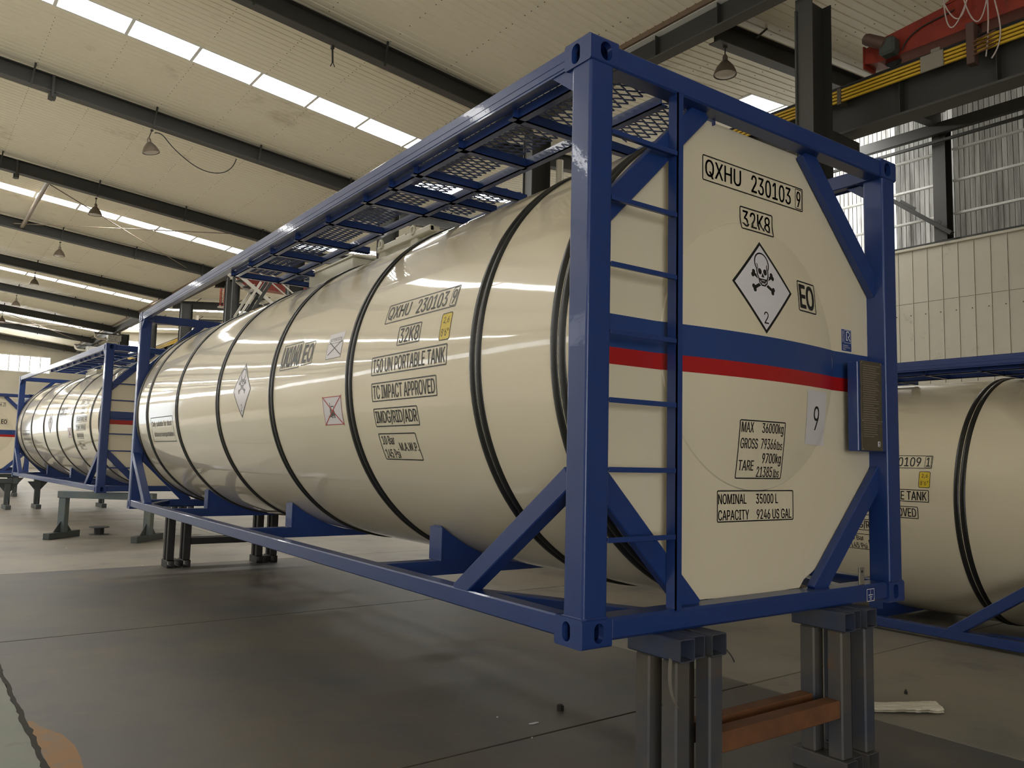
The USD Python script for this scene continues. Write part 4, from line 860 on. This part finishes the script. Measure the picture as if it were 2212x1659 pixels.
tp = smooth_curve([(-0.005, 0.05, 0.735), (-0.03, 0.03, 0.70), (-0.035, 0.02, 0.62), (-0.022, 0.01, 0.57), (-0.006, 0.004, 0.545)], 24)
tv = np.concatenate([tp + [0, -0.012, 0], tp + [0.004, 0.012, 0.004]]); n_ = len(tp)
part(st, 'peeling_tape', T(tv, [f for i in range(n_-1) for f in ([i, i+1, n_+i+1], [i, n_+i+1, n_+i])]), 'tape', True, label='peeling strip of tape')
part(st, 'wire', tube_path(smooth_curve([(0.300, 0.01, 0.75), (0.312, 0.0, 0.735), (0.322, -0.01, 0.715), (0.335, -0.01, 0.695)], 16), 0.003, 6), 'cable')
trestle('black steel trestle stand under the far end of the nearest tank', (0.53, 9.055, 0), 0, 'black_steel', 'black_steel')

def portal(label, loc, rotz, span=1.6, top=ZB+0.018, foot=0.82, gtop=False, mat='green_steel'):
    s = thing('support_stand', label, 'stand', loc, rotz)
    part(s, 'top_beam', [bx(-span/2-0.09, span/2+0.09, -0.07, 0.07, top-0.12, top, 0.006)], mat)
    for x in (-span/2, span/2):
        part(s, 'leg', bx(x-0.065, x+0.065, -0.06, 0.06, 0.10, top-0.12, 0.006), mat)
        part(s, 'foot', bx(x-0.06, x+0.06, -foot/2, foot/2, 0.0, 0.11, 0.006), 'green_steel_dark')
        for sy_ in (-1, 1):
            part(s, 'gusset', tri_plate((x-0.006, sy_*0.06, 0.11), (x-0.006, sy_*0.24, 0.11), (x-0.006, sy_*0.06, 0.30), (1, 0, 0), 0.012), 'green_steel_dark', False)
            if gtop: part(s, 'bracket', tri_plate((x+sy_*0.065, -0.006, top-0.12), (x+sy_*0.24, -0.006, top-0.12), (x+sy_*0.065, -0.006, top-0.34), (0, 1, 0), 0.012), 'green_steel_dark', False)
    return s
portal('grey-green portal stand with long feet, turned across under the near corner of the second tank', (0.44, 13.22, 0), -0.74)
portal('dark portal stand with flared feet under the far end of the second tank', (1.00, 22.02, 0), 0.064, 1.55, ZB+0.015, 0.72, True, 'green_steel_dark')
portal('dark portal stand with flared feet at the left photo edge, beside the second tank', (-1.35, 21.75, 0), 0.064, 1.8, ZB-0.03, 0.72, True, 'green_steel_dark')
portal('portal stand under the near end of the farthest left tank', (-0.70, 28.25, 0), 0.0, 1.8, ZB-0.085, 0.72, True, 'green_steel_dark')
# round steel pedestal
pd = thing('pedestal', 'low round steel pedestal plate on the floor between two stands', 'pedestal', (0.50, 14.15, 0))
part(pd, 'pipe', rod((0, 0, 0.008), (0, 0, 0.13), 0.085, 28), 'black_steel'); part(pd, 'top_flange', rod((0, 0, 0.13), (0, 0, 0.145), 0.17, 36), 'green_steel_dark'); part(pd, 'base_flange', rod((0, 0, 0.0), (0, 0, 0.008), 0.17, 36), 'green_steel_dark')

# ================================================================== THINGS ON THE FLOOR
def crumpled(w, d, h, n=26):
    """folded strip of wrapping: two layers with a bulging fold"""
    u, v_ = np.meshgrid(np.linspace(0, 1, n*2), np.linspace(0, 1, n), indexing='ij')
    X = (u-0.5)*w; Yv = (v_-0.5)*d*(1-0.25*(1-u)**2)
    p = np.stack([u*5, v_*4, np.zeros_like(u)], -1)
    Z = h*(0.45+0.55*np.sin(np.pi*v_)**0.7)*(0.55+0.45*u) + 0.016*(meshkit.fbm(p*2.2, 4, 5)-0.5) + 0.004
    Z = np.maximum(Z, 0.004); idx = np.arange(u.size).reshape(u.shape)
    a, b, c, dd = idx[:-1, :-1].ravel(), idx[1:, :-1].ravel(), idx[1:, 1:].ravel(), idx[:-1, 1:].ravel()
    up_ = np.stack([X, Yv, Z], -1).reshape(-1, 3); lo = up_.copy(); lo[:, 2] = 0.001 + 0.62*(lo[:, 2]-0.001) - 0.006; lo[:, 2] = np.maximum(lo[:, 2], 0.001)
    N = len(up_); f = np.concatenate([np.c_[a, b, c], np.c_[a, c, dd]]); return T(np.concatenate([up_, lo]), np.concatenate([f, f[:, ::-1] + N]))
def FW(x, y): return W(x, y)
single('wrapping_scrap', crumpled(0.62, 0.17, 0.045), 'cardboard', 'crumpled white wrapping lying on the floor right of the near stand', 'wrapping', FW(3.02, 0.34), TH-0.62, smooth=50)
single('bolt', [rod((0, 0, 0.0), (0, 0, 0.018), 0.011, 6), rod((0, 0, 0.018), (0, 0, 0.03), 0.006, 10)], 'black_steel', 'small dark bolt on the paler floor beyond the wrapping', 'bolt', FW(3.47, 0.464))
single('nut', [rod((0, 0, 0.0), (0, 0, 0.03), 0.024, 6), rod((0, 0, 0.03), (0, 0, 0.036), 0.014, 12)], 'black_steel', 'black nut on the dark floor left of the near stand', 'nut', FW(1.20, 1.50))
def flake(w, d, seed):
    r = np.random.default_rng(seed); a = np.linspace(0, 2*np.pi, 11)[:-1]; k = 0.6 + 0.5*r.random(10)
    return moved(extr(Polygon(np.c_[np.cos(a)*w*k, np.sin(a)*d*k]).buffer(0.001), 0.004), dz=0.001)
for i, (x, y, w, d, lb) in enumerate(((0.862, 1.415, 0.035, 0.010, 'pale torn scrap beside the floor joint under the near tank'), (0.74, 1.62, 0.006, 0.005, 'tiny pale crumb beyond the torn scrap'),
        (0.70, 1.22, 0.006, 0.005, 'tiny pale crumb nearest the floor joint'), (-0.29, 12.0, 0.03, 0.02, 'white crumb on the bright floor at left, nearest the stand foot'), (-0.42, 13.9, 0.035, 0.03, 'white crumb on the bright floor at left, farther back'), (0.31, 9.45, 0.02, 0.014, 'white crumb on the floor left of the black trestle'))):
    single('scrap', flake(w, d, i), 'paper', lb, 'scrap', (x, y, 0), 0.3*i)
